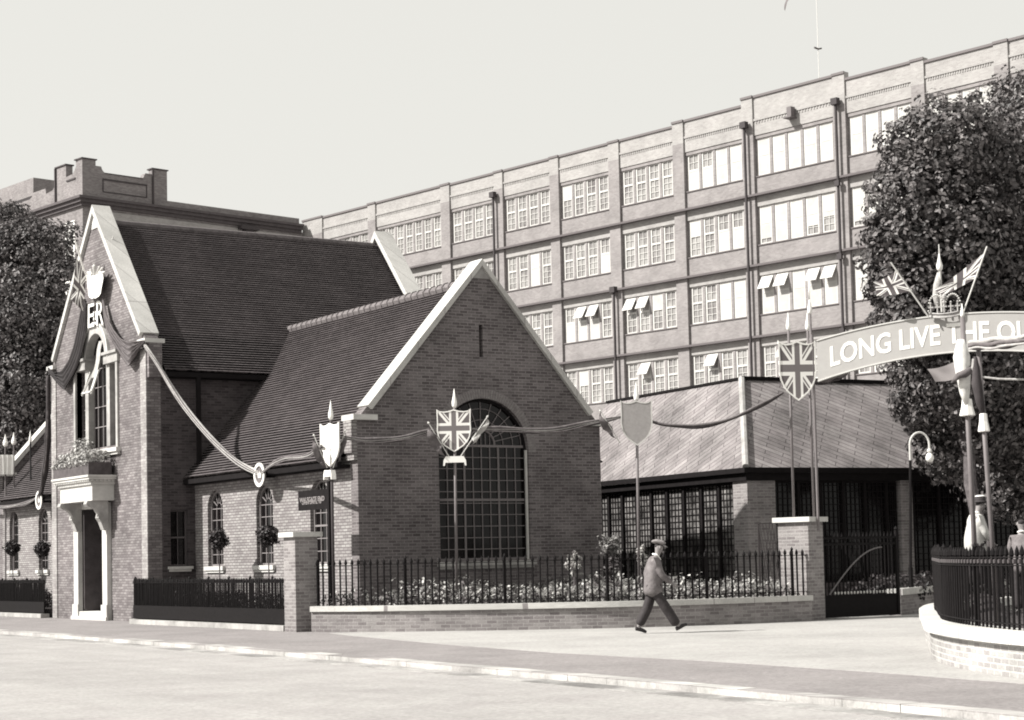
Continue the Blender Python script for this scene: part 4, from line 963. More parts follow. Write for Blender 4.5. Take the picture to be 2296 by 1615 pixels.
# ---------------------------------------------------------------- coronation decorations
def shield_outline(n=10):
    top=[(-.5,.5),(-.42,.455),(-.30,.44),(-.17,.45),(-.06,.475),(0,.49),(.06,.475),(.17,.45),(.30,.44),(.42,.455),(.5,.5)]
    side=[(.49,.2),(.5,-.02),(.46,-.17),(.38,-.29),(.27,-.38),(.14,-.45),(0,-.52)]
    return top+side+[(-x,z) for x,z in side[:-1][::-1]]
def shield(par,c,w,h,yaw,mt,border=None,thick=.03,uvc=.04):
    X=Vector((HR.x*math.cos(yaw)-HR.y*math.sin(yaw),HR.x*math.sin(yaw)+HR.y*math.cos(yaw),0)); N=Vector((X.y,-X.x,0))
    if N.dot(HF)>0: N=-N
    o=shield_outline(); f=lambda a,b,d:c+X*(a*w)+Vector((0,0,b*h))+N*d
    m=MB(); m.prism(o,f,-thick/2,thick/2,uv=True)
    for k,u in m.uv.items(): m.uv[k]=[(a,b-uvc) for a,b in u]
    s=m.build('shield',mt,par)
    m=MB(); i=[(x*.93,z*.94) for x,z in o]; m.prism(o,f,thick/2,thick/2+.008,[i]); m.build('shield_border',border or WHITE,s)
    return X,N
def spear(mb,p,h=.42,r=.055,d=Vector((0,0,1))):
    p=Vector(p); mb.tube([p,p+d*h*.12,p+d*h*.3,p+d*h*.6,p+d*h],[r*.5,r*.95,r,r*.5,.004],10)
def pennant(par,a,b,drop,mt,seed=0):
    """small flag hanging limp from the upper part of stick a->b"""
    rnd=random.Random(seed); a=Vector(a);b=Vector(b); P=[]; d=(b-a); n=9
    for i in range(n):
        for j in range(5):
            v=j/4; base=a.lerp(b,1-.5*v); u=i/(n-1)
            p=base+Vector((0,0,-1))*(drop*u*(1-.35*v))+Vector((d.x,d.y,0)).normalized()*(.05*math.sin(u*4+v*5)-.16*u*(1 if seed%2 else .5)*v)+HF*(.05*math.sin(u*7+v*8))
            P.append(p)
    m=MB(); m.add(P,rowmesh(P,5)); return m.build('pennant',mt,par,smooth=True)
GRP='decorated poles with shields along the front'
def deco_pole(label,foot,top,D,shc,w,h,yaw,mt,hood=None,sticks=(),z0=.35,pm=POLE,border=None,sleeve=None,uvc=.04):
    F=at(*foot,D); Tp=at(*top,D); k=(F.z-z0)/(Tp.z-F.z); B=F-(Tp-F)*k
    t=thing('shield_pole',label,'decorated pole',B,0,GRP); m=MB(); m.tube([B,Tp],.032,10); m.build('pole',pm,t,smooth=True)
    m=MB(); spear(m,Tp,.44,.06); m.build('spearhead',WHITE,t,smooth=True)
    c=at(*shc,D)-HF*.07; X,N=shield(t,c,w,h,yaw,mt,border,uvc=uvc)
    if hood:
        hc=at(*hood[:2],D)-HF*.06; ww=hood[2]; m=MB(); f=lambda a,b,d:hc+X*a+Vector((0,0,b))+N*d
        m.prism([(-ww*.40,.09),(ww*.40,.09),(ww*.5,-.0),(ww*.52,-.12),(ww*.45,-.12),(ww*.42,-.05),(-ww*.42,-.05),(-ww*.45,-.12),(-ww*.52,-.12),(-ww*.5,0)],f,-.04,.09); m.build('bracket_shelf',WHITE,t)
    for (p0,p1,drop,pm2,sd) in sticks:
        a=at(*p0,D)-HF*.12; b=at(*p1,D)-HF*.2; m=MB(); m.tube([a,b],.012,6); m.tube([b,b+(b-a).normalized()*.02,b+(b-a).normalized()*.06],[.012,.028,.006],8); s=m.build('flag_stick',OFFW,t); pennant(s,a,b,drop,pm2,sd)
    return t
deco_pole('pole with narrow white shield near the notice board',(747,1250),(742,942),40.0,(741,997),.74,.96,R(-50),OFFW2 if 'OFFW2' in globals() else mat('white_shield',.66,rough=.7,noise=.06,nscale=14),hood=(742,1064,.30),sticks=(((735,1050),(707,980),.55,CLOTHM,1),((748,1050),(775,970),.45,CLOTHM,2)),pm=mat('brown_pole',.05))
deco_pole('pole with union flag shield in front of the large arched window',(1023,1245),(1019,915),40.4,(1018,965),.77,.95,0,JACK,hood=(1020,1033,.50),sticks=(((1008,1026),(963,952),.55,CLOTHM,1),((1032,1026),(1092,938),.28,CLOTHL,2)))
deco_pole('pole with plain silver grey shield left of the pavilion hip',(1432,1235),(1427,900),40.8,(1427,948),.72,1.02,0,SHG,sticks=(((1390,995),(1346,925),.40,CLOTHM,1),),border=OFFW)
# three poles on the gate pillar, the front one with a big flag shield
cx_,cy_=GD*.32,Vector((-.287,.958,0))*.39
def plain_pole(label,x0,x1,ytop,D,z0,r=.03,mt=POLE,extra=0,name='flag_pole',group='plain poles on the gate pillar',ybot=1160,sp=.42):
    F=at(x1,ybot,D); Tp=at(x0,ytop,D); B=F+(Tp-F)*((z0-F.z)/(Tp.z-F.z)); t=thing(name,label,'pole',B,0,group); m=MB(); m.tube([B,Tp],r,10); m.build('pole',mt,t,smooth=True); m=MB(); spear(m,Tp,sp,.055)
    if extra: m.tube([Tp+Vector((0,0,sp*.8)),Tp+Vector((0,0,sp+extra))],.018,6)
    m.build('spearhead',WHITE,t,smooth=True); return t
PD=(Vector((P2c.x,P2c.y,0))+cx_+cy_-CAM).dot(HF)
ZC=2.312
plain_pole('middle of three poles on the gate pillar with short white tip',1811,1825.5,742,PD-.05,ZC)
plain_pole('tallest of three poles on the gate pillar with long white tip',1816,1834,705,PD+.12,ZC,extra=.35)
F=at(1780,1160,PD-.1); Tp=at(1768,742,PD-.1); t=thing('shield_pole','tall pole with large union flag shield on the gate pillar','decorated pole',F+(Tp-F)*((ZC-F.z)/(Tp.z-F.z)),0,GRP)
m=MB(); m.tube([F+(Tp-F)*((ZC-F.z)/(Tp.z-F.z)),Tp],.03,10); m.build('pole',POLE,t,smooth=True); m=MB(); spear(m,Tp,.42,.055); m.build('spearhead',WHITE,t,smooth=True)
shield(t,at(1788,830,PD-.45),.86,1.34,R(6),JACK,uvc=.03)
m=MB(); q=at(1780,800,PD-.12); m.bar(q,at(1788,800,PD-.43),.04); q=at(1781,860,PD-.12); m.bar(q,at(1789,860,PD-.43),.04); m.build('shield_bracket',IRON,t)
# banner arched over the drive
BO=Vector((7.45,-7.9,0)); BD=Vector((.53,-.848,0)).normalized(); BN=Vector((BD.y,-BD.x,0)); 
if BN.dot(HF)>0: BN=-BN
C0_=3.15; HL=3.17
zt_=lambda s:6.60-.036*(s-C0_)**2; zb_=lambda s:5.81-.045*(s-C0_)**2
ban=thing('banner_arch','pale arched banner reading LONG LIVE THE QUEEN over the drive','banner',BO+BD*C0_,0)
m=MB(); P=[]; N_=40
for i in range(N_+1):
    s=C0_-HL+2*HL*i/N_; q=BO+BD*s
    P+=[q+Vector((0,0,zt_(s))),q+Vector((0,0,zb_(s))),q-BN*.10+Vector((0,0,zb_(s))),q-BN*.10+Vector((0,0,zt_(s)))]
fs=[]
for i in range(N_):
    for k in range(4): fs.append((i*4+k,i*4+(k+1)%4,(i+1)*4+(k+1)%4,(i+1)*4+k))
fs+=[(3,2,1,0),(N_*4,N_*4+1,N_*4+2,N_*4+3)]
m.add(P,fs); m.build('fascia',GREYB,ban)
for (za,zb2) in((lambda s:zt_(s)+.03,lambda s:zt_(s)+.001),(lambda s:zb_(s)-.001,lambda s:zb_(s)-.03)):
    m=MB(); P=[]
    for i in range(N_+1):
        s=C0_-HL+2*HL*i/N_; q=BO+BD*s; P+=[q+BN*.02+Vector((0,0,za(s))),q+BN*.02+Vector((0,0,zb2(s))),q-BN*.11+Vector((0,0,zb2(s))),q-BN*.11+Vector((0,0,za(s)))]
    m.add(P,fs); m.build('edge_strip',OFFW,ban)
vs,fsx=textmesh('LONG LIVE THE QUEEN',.50,.003,.010,1,1.0); xmin=min(v[0] for v in vs); xmax=max(v[0] for v in vs)
s0,s1=.28,5.56
m=MB(); vv=[]
for x,y,z in vs:
    s=s0+(x-xmin)/(xmax-xmin)*(s1-s0); mid=(zt_(s)+zb_(s))/2; vv.append(BO+BD*s+Vector((0,0,mid-.215+y*1.24))+BN*(.006+z))
m.add(vv,fsx); m.build('lettering',WHITE,ban)
# right end support
q=BO+BD*(C0_+HL+.1); m=MB(); m.tube([(q.x,q.y,0),(q.x,q.y,7.0)],.05,10); m.build('support_pole',POLE,ban); q=BO-BD*.12; m=MB(); m.tube([(q.x,q.y,2.0),(q.x,q.y,6.4)],.03,8); m.build('support_pole',POLE,ban)
# crown on the banner
CR=BO+BD*2.86+BN*.05; cz_=at(2119,702,(CR-CAM).dot(HF)).z
crown=thing('crown_ornament','beaded openwork crown fixed to the middle of the banner top','ornament',(CR.x,CR.y,cz_),0)
def cp_(x,z,d=0): return CR+BD*x+Vector((0,0,cz_+z))+BN*d
GOLD=mat('dull_gold',.30,rough=.45,spec=.5,noise=.25,nscale=20)
m=MB(); W=.34
for zz,r in((-.06,.022),(.02,.022)): m.tube([cp_(-W+2*W*k/14,zz-.05*(1-((k-7)/7)**2),.10*math.cos((k-7)/7*1.3)) for k in range(15)],r,6)
P=[]; 
for k in range(15):
    for zz in(-.06,.02): P.append(cp_(-W+2*W*k/14,zz-.05*(1-((k-7)/7)**2),.10*math.cos((k-7)/7*1.3)-.005))
m.add(P,rowmesh(P,2)); m.build('band',GOLD,crown)
for k in range(5):
    x=-.29+.145*k; m=MB(); b0=cp_(x,-.0,.07); m.bar(b0,b0+Vector((0,0,.20)),.025); m.bar(b0+Vector((0,0,.13))-BD*.06,b0+Vector((0,0,.13))+BD*.06,.03); m.tube([b0+Vector((0,0,.19)),b0+Vector((0,0,.22)),b0+Vector((0,0,.25))],[.012,.03,.008],6); m.build('cross',GOLD,crown)
for sg in(-1,1):
    m=MB()
    for k in range(15):
        a=PI*k/14; p=cp_(sg*(.18+.17*math.cos(a)) ,.06+.34*math.sin(a)**.8 if 0<k<14 else .06,.03); m.tube([p-Vector((0,0,.024)),p,p+Vector((0,0,.024))],[.006,.028,.006],6)
    m.build('arch',OFFW,crown)
m=MB(); m.lathe(cp_(0,.10,.03),[(.004,0),(.03,.05),(.03,.18),(.055,.22),(.055,.27),(.004,.33)],8); m.build('orb',GOLD,crown)
# flags above the banner
def cloth_flag(par,A_,B_,E_,F_pt,mt,seed,amp=.06,n=12,mrows=8):
    """hoist A(top)->B(bottom); fly E(top)->F(bottom)"""
    P=[];rnd=random.Random(seed);ph=rnd.random()*6
    for i in range(n+1):
        for j in range(mrows+1):
            u,v=i/n,j/mrows; a=A_.lerp(E_,u); b=B_.lerp(F_pt,u); p=a.lerp(b,v)+HF*(amp*math.sin(u*9+v*3+ph)*u**.5)+Vector((0,0,-.25*amp*4*math.sin(u*PI)*(.6+.4*math.sin(v*5+ph)))); P.append(p)
    m=MB(); fs=rowmesh(P,mrows+1); uvs=[]
    for f in fs: uvs.append([((k//(mrows+1))/n-.5,.5-(k%(mrows+1))/mrows) for k in f])
    m.add(P,fs,uvs); return m.build('flag',mt,par,smooth=True)
DB=(CR-CAM).dot(HF)
def stickflag(label,foot,top,hA,hB,fE,fF,mt,seed,D=None,r=.018,group='union flags on sticks above the banner',tip=False):
    D=D or DB; a=at(*foot,D);b=at(*top,D); t=thing('union_flag' if mt in(JACK,JACK2) else 'flag',label,'flag',a,0,group); m=MB(); m.tube([a,b],r,8)
    m.build('stick',OFFW,t)
    if tip: m=MB(); spear(m,b-Vector((0,0,.1)),.4,.05); m.build('spearhead',WHITE,t)
    cloth_flag(t,at(*hA,D),at(*hB,D),at(*fE,D+.25),at(*fF,D+.25),mt,seed); return t
stickflag('union flag blowing left from a leaning stick left of the crown',(2083,712),(1997,588),(2012,604),(2046,652),(1958,632),(1966,664),JACK2,1)
stickflag('union flag blowing left from a leaning stick right of the crown',(2158,706),(2213,553),(2208,566),(2192,622),(2096,650),(2112,664),JACK2,2)
t=thing('furled_flag','furled flag on an upright spear topped stick behind the crown','flag',at(2112,700,DB+.4),0); m=MB(); m.tube([at(2112,700,DB+.4),at(2107,600,DB+.4)],.025,8); m.tube([at(2107,585,DB+.4),at(2105,548,DB+.4)],.014,6); m.build('stick',OFFW,t); m=MB(); spear(m,at(2107,608,DB+.4),.42,.07); m.build('spearhead',WHITE,t,smooth=True)
m=MB(); pts=[at(2106,612,DB+.45),at(2103,640,DB+.45),at(2100,665,DB+.5),at(2104,690,DB+.45)]; m.tube(pts,[.05,.10,.09,.06],9); m.build('flag',CLOTHL,t,smooth=True)
# poles standing on the right foreground wall
def wall_pole(label,foot,D,ztop,top,r,sleeve,box,gold=None):
    B=gr(foot[0],foot[1],.55); Dd=(B-CAM).dot(HF); Tp=at(*top,Dd); t=thing('wall_pole',label,'pole',B,0,'tall poles on the right foreground wall')
    m=MB(); m.tube([B,Tp],r,10); m.build('pole',POLE,t,smooth=True)
    f=lambda y:B+(Tp-B)*((at(top[0],y,Dd).z-B.z)/(Tp.z-B.z)); 
    bx=f(box[0]); bw=box[1]; m=MB(); m.lathe(bx,[(bw*.9,-.13),(bw*1.0,-.12),(bw*.72,.0),(bw*.62,.10),(bw*.3,.11)],8); m.build('white_socket',WHITE,t); return t,f,Dd,Tp
t,f1_,D1,T1=wall_pole('tall pole with white furled flag on the right foreground wall',(2194,1394),0,0,(2158,712),.034,None,(912,.105))
m=MB(); spear(m,T1,.19,.03); m.build('spearhead',WHITE,t,smooth=True)
m=MB(); pts=[at(2154,762,D1-.05),at(2156,800,D1-.06),at(2160,840,D1-.06),at(2163,880,D1-.05),at(2167,908,D1-.04)]; m.tube(pts,[.05,.115,.10,.07,.03],12); 
fo=m.build('furled_flag',FURL if 'FURL' in globals() else mat('furled_white_cloth',.6,noise=.35,nscale=6),t,smooth=True)
m=MB(); m.tube([at(2136,856,D1-.1),at(2150,842,D1-.18),at(2165,838,D1-.18),at(2180,826,D1-.1),at(2186,808,D1)],[.02,.05,.055,.05,.03],8); m.build('dark_sash',CLOTHM,fo,smooth=True)
t2,f2_,D2,T2=wall_pole('second tall pole with dark cloth on the right foreground wall',(2238,1403),0,0,(2194,785),.030,None,(946,.075))
m=MB(); m.tube([at(2186,800,D2),at(2190,860,D2-.02),at(2198,905,D2-.02),at(2206,935,D2)],[.02,.07,.055,.02],8); m.build('dark_cloth',CLOTHD,t2,smooth=True)
m=MB(); m.tube([at(2183,812,D2),at(2186,830,D2),at(2196,845,D2),at(2240,850,D2-.1),at(2330,852,D2-.3)],.014,6); m.tube([at(2183,805,D2),at(2181,825,D2),at(2190,842,D2),at(2200,850,D2)],.02,6); m.build('white_cord',CLOTHL,t2)
def swag(label,pts3,strands,group='cloth garlands strung between the poles and the hall',name='garland',seed=0,n=26,cat='garland',twist=1.2):
    """pts3: list of control points (world). strands: list of (material, radius, offset)"""
    P=[Vector(p) for p in pts3]; base=P[0]; t=thing(name,label,cat,base,0,group); C=[]
    for i in range(len(P)-1):
        p0=P[max(i-1,0)];p1=P[i];p2=P[i+1];p3=P[min(i+2,len(P)-1)]
        for k in range(n//max(1,len(P)-1)): 
            tt=k/(n//max(1,len(P)-1)); C.append(.5*((2*p1)+(p2-p0)*tt+(2*p0-5*p1+4*p2-p3)*tt*tt+(3*p1-p0-3*p2+p3)*tt**3))
    C.append(P[-1]); L=len(C)-1; rnd=random.Random(seed)
    for mt,r,(ox,oz) in strands:
        m=MB(); pts=[];rr=[]
        for i,c in enumerate(C):
            u=i/L; e=math.sin(PI*u)**.5 if 0<u<1 else 0; w=.4+.6*e; pts.append(c+HF*(ox*w)+Vector((0,0,oz*w+.012*math.sin(u*14+seed+ox*60)))); rr.append(r*(.55+.45*e)*(1+.15*math.sin(u*20+seed)))
        m.tube(pts,rr,7); m.build('cloth_strand',mt,t,smooth=True)
    return t
ST=[(CLOTHM,.030,(0,.04)),(CLOTHD,.026,(.02,-.03)),(CLOTHL,.018,(-.02,.005)),(CLOTHM,.016,(-.03,-.045)),(CLOTHD,.014,(-.03,.022))]
STD=[(CLOTHD,.04,(0,.0)),(CLOTHM,.03,(-.03,.03))]
kn=Vector((UT-.1,VT-.05,HK-.08)); rou=pl(585,1064,(-.38,0,0),(1,0,0))
def wp(x,y,p,n=(1,0,0)): return pl(x,y,p,n)
def between(a,b,pix):  # points on the vertical plane through a and b
    d=(b-a); n=Vector((d.y,-d.x,0)).normalized(); return [a]+[pl(x,y,a,n) for x,y in pix]+[b]
STW=[(CLOTHL,.045,(0,.05)),(CLOTHM,.045,(.0,-.045)),(CLOTHL,.028,(-.05,.01)),(CLOTHM,.020,(-.06,.04)),(CLOTHD,.018,(-.06,-.02)),(CLOTHL,.02,(-.04,-.07))]
swag('broad pale garland sweeping down from the tall gable to the round plaque',between(kn,rou,[(355,820),(405,900),(470,980),(530,1035)]),STW,seed=1)
s1=at(722,1000,40.05)-HF*.02
swag('short garland from the round plaque to the narrow white shield',between(rou,s1,[(612,1040),(640,1030),(690,1022)]),ST,seed=2)
s1b=at(762,980,40.0); s2a=at(982,966,40.35)
swag('garland hanging between the white shield and the flag shield',between(s1b,s2a,[(830,988),(890,985),(945,972)]),ST,seed=3)
s2b=at(1052,962,40.4); s3a=at(1394,935,40.8)
swag('garland crossing the large arched window to the grey shield',between(s2b,s3a,[(1110,962),(1180,966),(1250,963),(1320,950)]),ST,seed=4)
s3b=at(1460,945,40.8); s4a=at(1757,880,PD-.3)
swag('dark garland rising across the pavilion roof to the big shield',between(s3b,s4a,[(1500,955),(1565,957),(1640,940),(1710,908)]),STD,seed=5)
s4b=at(1825,855,PD-.3); 
swag('grey cloth tail hanging below the left end of the banner',[s4b,at(1850,853,PD-.35),at(1878,843,PD-.4),at(1899,836,PD-.42)],[(CLOTHM,.06,(0,0)),(CLOTHD,.05,(.03,-.05))],name='cloth_tail',group=None,seed=6,cat='cloth')
p2t=at(2172,776,D2); 
swag('heavy garland running off to the right from the foreground poles',[p2t,at(2210,772,D2-.3),at(2260,768,D2-.7),at(2340,752,D2-1.3)],[(CLOTHL,.035,(0,.05)),(CLOTHM,.03,(-.02,.0)),(CLOTHD,.022,(.02,-.045)),(CLOTHL,.018,(-.03,-.05))],seed=7)
t=thing('loose_flag','grey flag flying loose under the banner left of the tall foreground pole','flag',at(2150,805,D1),0)
cloth_flag(t,at(2150,806,D1),at(2152,846,D1),at(2078,828,D1+.3),at(2098,856,D1+.3),mat('grey_flag_cloth',.20,rough=.9),8,amp=.03)
m=MB(); m.tube([at(2147,796,D1),at(2156,850,D1)],.008,6); m.build('stick',OFFW,t)
# round plaques
def plaque(label,x,y,u,z=None):
    c=pl(x,y,(u,0,0),(1,0,0)); t=thing('round_plaque',label,'plaque',c,0,'round plaques under the wing eaves'); m=MB()
    m.prism(arc(0,0,.30,0,2*PI,24)[:-1],lambda a,b,d:Vector((c.x-d,c.y+a,c.z+b)),0,.03); m.build('disc',CLOTHM,t)
    m=MB(); m.prism(arc(0,0,.31,0,2*PI,24)[:-1],lambda a,b,d:Vector((c.x-d,c.y+a,c.z+b)),.031,.06,[arc(0,0,.23,0,2*PI,24)[:-1]]); m.build('rim',WHITE,t)
    m=MB(); m.bar((c.x,c.y,c.z-.05),(-.02,c.y,c.z-.05),.04); m.build('bracket',IRON,t); 
    m=MB(); m.prism([(-.09,-.08),(.09,-.08),(.12,.08),(.05,.02),(0,.11),(-.05,.02),(-.12,.08)],lambda a,b,d:Vector((c.x-d,c.y+a,c.z+b)),.031,.045); m.build('emblem',OFFW,t)
plaque('round white rimmed plaque under the eaves of the right wing',585,1065,-.40)
plaque('round white rimmed plaque under the eaves of the left wing',90,1122,-.40)
# left side drapery
lk=Vector((UT-.1,VE+.05,HK-.2)); rl=pl(90,1112,(-.38,0,0),(1,0,0))
swag('dark garland falling from the left corner of the tall gable to the left plaque',between(lk,rl,[(108,960),(104,1030),(96,1085)]),[(CLOTHD,.10,(0,.0)),(CLOTHD,.08,(-.05,.04)),(CLOTHM,.03,(-.08,-.05))],seed=8)
swag('garland under the eaves of the left wing at the photo edge',[rl,pl(55,1130,(-.38,0,0),(1,0,0)),pl(10,1137,(-.38,0,0),(1,0,0)),pl(-50,1137,(-.38,0,0),(1,0,0))],ST,seed=9)
# drapes on the tall gable, built as folded sheets hung 10 cm in front of the brickwork
def Tp_(x,y,o=.10): return pl((150+x/1.9)/1.784,(950+y/1.9)/1.784,(UT-o,0,0),(1,0,0))
def drape(label,up,lo,mt,seed,folds=4):
    def interp(P,t):
        L=[0]; 
        for a,b in zip(P,P[1:]): L.append(L[-1]+(b-a).length)
        s=t*L[-1]
        for i in range(len(P)-1):
            if s<=L[i+1]+1e-9: return P[i].lerp(P[i+1],(s-L[i])/max(1e-6,L[i+1]-L[i]))
        return P[-1]
    U=[Tp_(*p) for p in up]; Lw=[Tp_(*p) for p in lo]; P=[]; n=26; k=22
    for i in range(n+1):
        t=i/n; a=interp(U,t); b=interp(Lw,t)
        for j in range(k+1):
            v=j/k; p=a.lerp(b,v); e=min(1,(b-a).length/.3); P.append(p+Vector((-.09*e*abs(math.sin(v*PI*folds+t*1.5))-.02,0,.03*e*math.sin(v*PI*folds*2))))
    m=MB(); m.add(P,rowmesh(P,k+1)); o=m.build('drape',mt,loc=P[0],smooth=True); tag(o,label,'drape','cloth drapes on the tall gable'); return o
drape('dark cloth drape falling from the crown to the left corner of the tall gable',[(372,470),(348,560),(322,700),(296,830),(258,940),(205,1020),(140,1030),(88,985)],[(388,500),(388,620),(372,760),(345,900),(305,1010),(262,1090),(222,1162),(90,1020)],CLOTHD2 if 'CLOTHD2' in globals() else mat('dark_drape_cloth',.028,noise=.4,nscale=4),1)
drape('paler cloth drape falling from the crown to the right corner of the tall gable',[(498,395),(512,480),(545,600),(600,705),(655,770),(720,800),(775,795),(818,782)],[(490,405),(505,520),(530,660),(575,775),(630,860),(665,920),(714,985),(822,795)],mat('brown_drape_cloth',.10,noise=.35,nscale=4),2)
# crown emblem, cypher and flags on the tall gable
ce=thing('crown_emblem','large white crown emblem with spiky top on the tall gable','emblem',Tp_(433,400),0,None)
Q=lambda x,y,o:pl((150+x/1.9)/1.784,(950+y/1.9)/1.784,(UT-o,0,0),(1,0,0))
def qprism(pts,o0,o1,mt,nm,par):
    m=MB(); base=[(p[0],-p[1]) for p in pts]; m.prism(base,lambda a,b,d:Q(a,-b,d),o0,o1); return m.build(nm,mt,par)
qprism([(375,300),(392,270),(412,286),(432,292),(452,284),(472,268),(498,292),(500,310),(484,395),(480,425),(466,448),(440,464),(412,466),(392,455),(386,430),(380,370)],.12,.26,WHITE,'cap',ce)
m=MB()
for (x0,y0,x1,y1,r) in((432,290,433,200,.05),(445,285,475,215,.035),(450,285,500,225,.03),(420,285,400,240,.035),(410,288,375,262,.035),(400,300,366,290,.03),(470,280,512,262,.035)):
    a=Q(x0,y0,.22); b=Q(x1,y1,.26); m.tube([a,a.lerp(b,.5),a.lerp(b,.8),b],[r*.7,r,r*1.2,.006],7)
m.build('plumes',OFFW,ce)
m=MB(); 
for sg,cxp in((-1,396),(1,482)): m.tube([Q(cxp+14*math.cos(a)*1.3,292-26*math.sin(a),.24) for a in[PI*k/8 for k in range(9)]],.035,6)
m.build('side_arches',OFFW,ce)
cy=thing('royal_cypher','white letters E II R fixed on the brickwork below the crown emblem','lettering',Tp_(440,600),0)
def cyl(txt,x0,x1,y0,y1,dx=0,sh=0,off=.02,o=.06):
    vs,fs=textmesh(txt,1,.03,off,1); ax=min(v[0] for v in vs);bx=max(v[0] for v in vs);ay=min(v[1] for v in vs);by=max(v[1] for v in vs); m=MB(); L=[]
    for x,y,z in vs:
        u=(x-ax)/(bx-ax); v=(y-ay)/(by-ay); xx=x0+(x1-x0)*u; yy=(y1)+(y0-y1)*v-sh*(u); L.append(Q(xx,yy,o+.03+z))
    m.add(L,fs); return m.build('letter',WHITE,cy)
cyl('E',382,430,512,690,sh=14,off=.0); cyl('R',448,500,486,672,sh=12,off=.0); cyl('II',424,446,565,632,off=.0,sh=4,o=.03)
DT=(Tp_(433,300)-CAM).dot(HF)
def gableflag(label,foot,top,hA,hB,fE,fF,mt,seed,dD=.5):
    conv=lambda p:((150+p[0]/1.9)/1.784,(950+p[1]/1.9)/1.784)
    D=DT-dD; a=at(*conv(foot),DT-.15); b=at(*conv(top),D); t=thing('gable_flag',label,'flag',a,0,'flags crossed behind the gable crown'); m=MB(); m.tube([a,b],.028,8); m.tube([b,b+(b-a).normalized()*.1,b+(b-a).normalized()*.4],[.03,.05,.004],8); m.build('stick',WHITE if mt is JACK2 else OFFW,t)
    cloth_flag(t,at(*conv(hA),D),at(*conv(hB),D+.1),at(*conv(fE),D-.1),at(*conv(fF),D),mt,seed,amp=.07)
gableflag('union flag hanging limp from the left stick on the tall gable',(375,330),(312,110),(296,150),(370,300),(255,470),(345,560),JACK2,3)
gableflag('dark flag hanging from the right stick on the tall gable',(488,390),(556,80),(552,90),(520,200),(520,330),(488,380),CLOTHD,4)
# far group of poles at the left edge
fg=thing('banner_pole_group','white draped banner with two spear tips at the far left edge','decorated pole',Vector((at(20,1200,64).x,at(20,1200,64).y,0)),0)
m=MB()
for x,y0_ in((12,1002),(31,998)): m.tube([Vector((at(x,1200,64).x,at(x,1200,64).y,0)),at(x,y0_,64)],.03,8)
m.build('poles',POLE,fg); m=MB()
for x,y0_ in((12,1002),(31,998)): spear(m,at(x,y0_,64),.46,.09)
m.build('spearheads',WHITE,fg)
P=[]
for i in range(13):
    for j in range(5): P.append(at(-12+i*3.7-j*.3*(1 if i>6 else -1),1020+j*11,63.9+.06*math.sin(i*2.1)))
m=MB(); m.add(P,rowmesh(P,5)); m.build('banner_cloth',WHITE,fg,smooth=True)
plain_pole('thin dark pole with white spear tip above the left wing roof',68,70,992,63,0.0,r=.03,mt=IRON,group='plain poles on the gate pillar' if False else None,ybot=1200,sp=.42)
# ---------------------------------------------------------------- people
def skinmesh(verts,edges,rad,sub=2,root=0):
    me=bpy.data.meshes.new('s'); me.from_pydata(verts,edges,[]); o=bpy.data.objects.new('s',me); COL.objects.link(o)
    md=o.modifiers.new('k','SKIN'); md.use_smooth_shade=True
    for i,v in enumerate(me.skin_vertices[0].data):
        r=rad[i]; v.radius=(r if isinstance(r,tuple) else (r,r)); v.use_root=(i==root)
    s=o.modifiers.new('b','SUBSURF'); s.levels=sub; s.render_levels=sub
    bpy.context.view_layer.update(); dg=bpy.context.evaluated_depsgraph_get(); m2=bpy.data.meshes.new_from_object(o.evaluated_get(dg)); bpy.data.objects.remove(o)
    return [tuple(v.co) for v in m2.vertices],[tuple(p.vertices) for p in m2.polygons]
def hand(mb,w,d,side,curl=.5):
    """palm and five fingers from wrist w towards d"""
    w=Vector(w); d=Vector(d).normalized(); s=d.cross(Vector((0,1,0))); s=Vector((0,1,0)) if abs(d.y)<.8 else Vector((1,0,0)); s=(s-d*s.dot(d)).normalized(); n=d.cross(s)
    mb.tube([w,w+d*.04,w+d*.09],[.024,.036,.030],8)
    for k,(o,L) in enumerate(((-.030,.070),(-.010,.080),(.010,.076),(.028,.060))):
        b=w+d*.085+s*o; p1=b+d*L*.45+n*.008; p2=p1+(d*(1-curl)+n*curl).normalized()*L*.32; p3=p2+(d*(.6-curl)+n*(curl+.3)).normalized()*L*.25; mb.tube([b,p1,p2,p3],[.0095,.009,.008,.006],6)
    b=w+d*.03-s*.03; mb.tube([b,b+d*.03-s*.022,b+d*.062-s*.025],[.012,.011,.008],6)
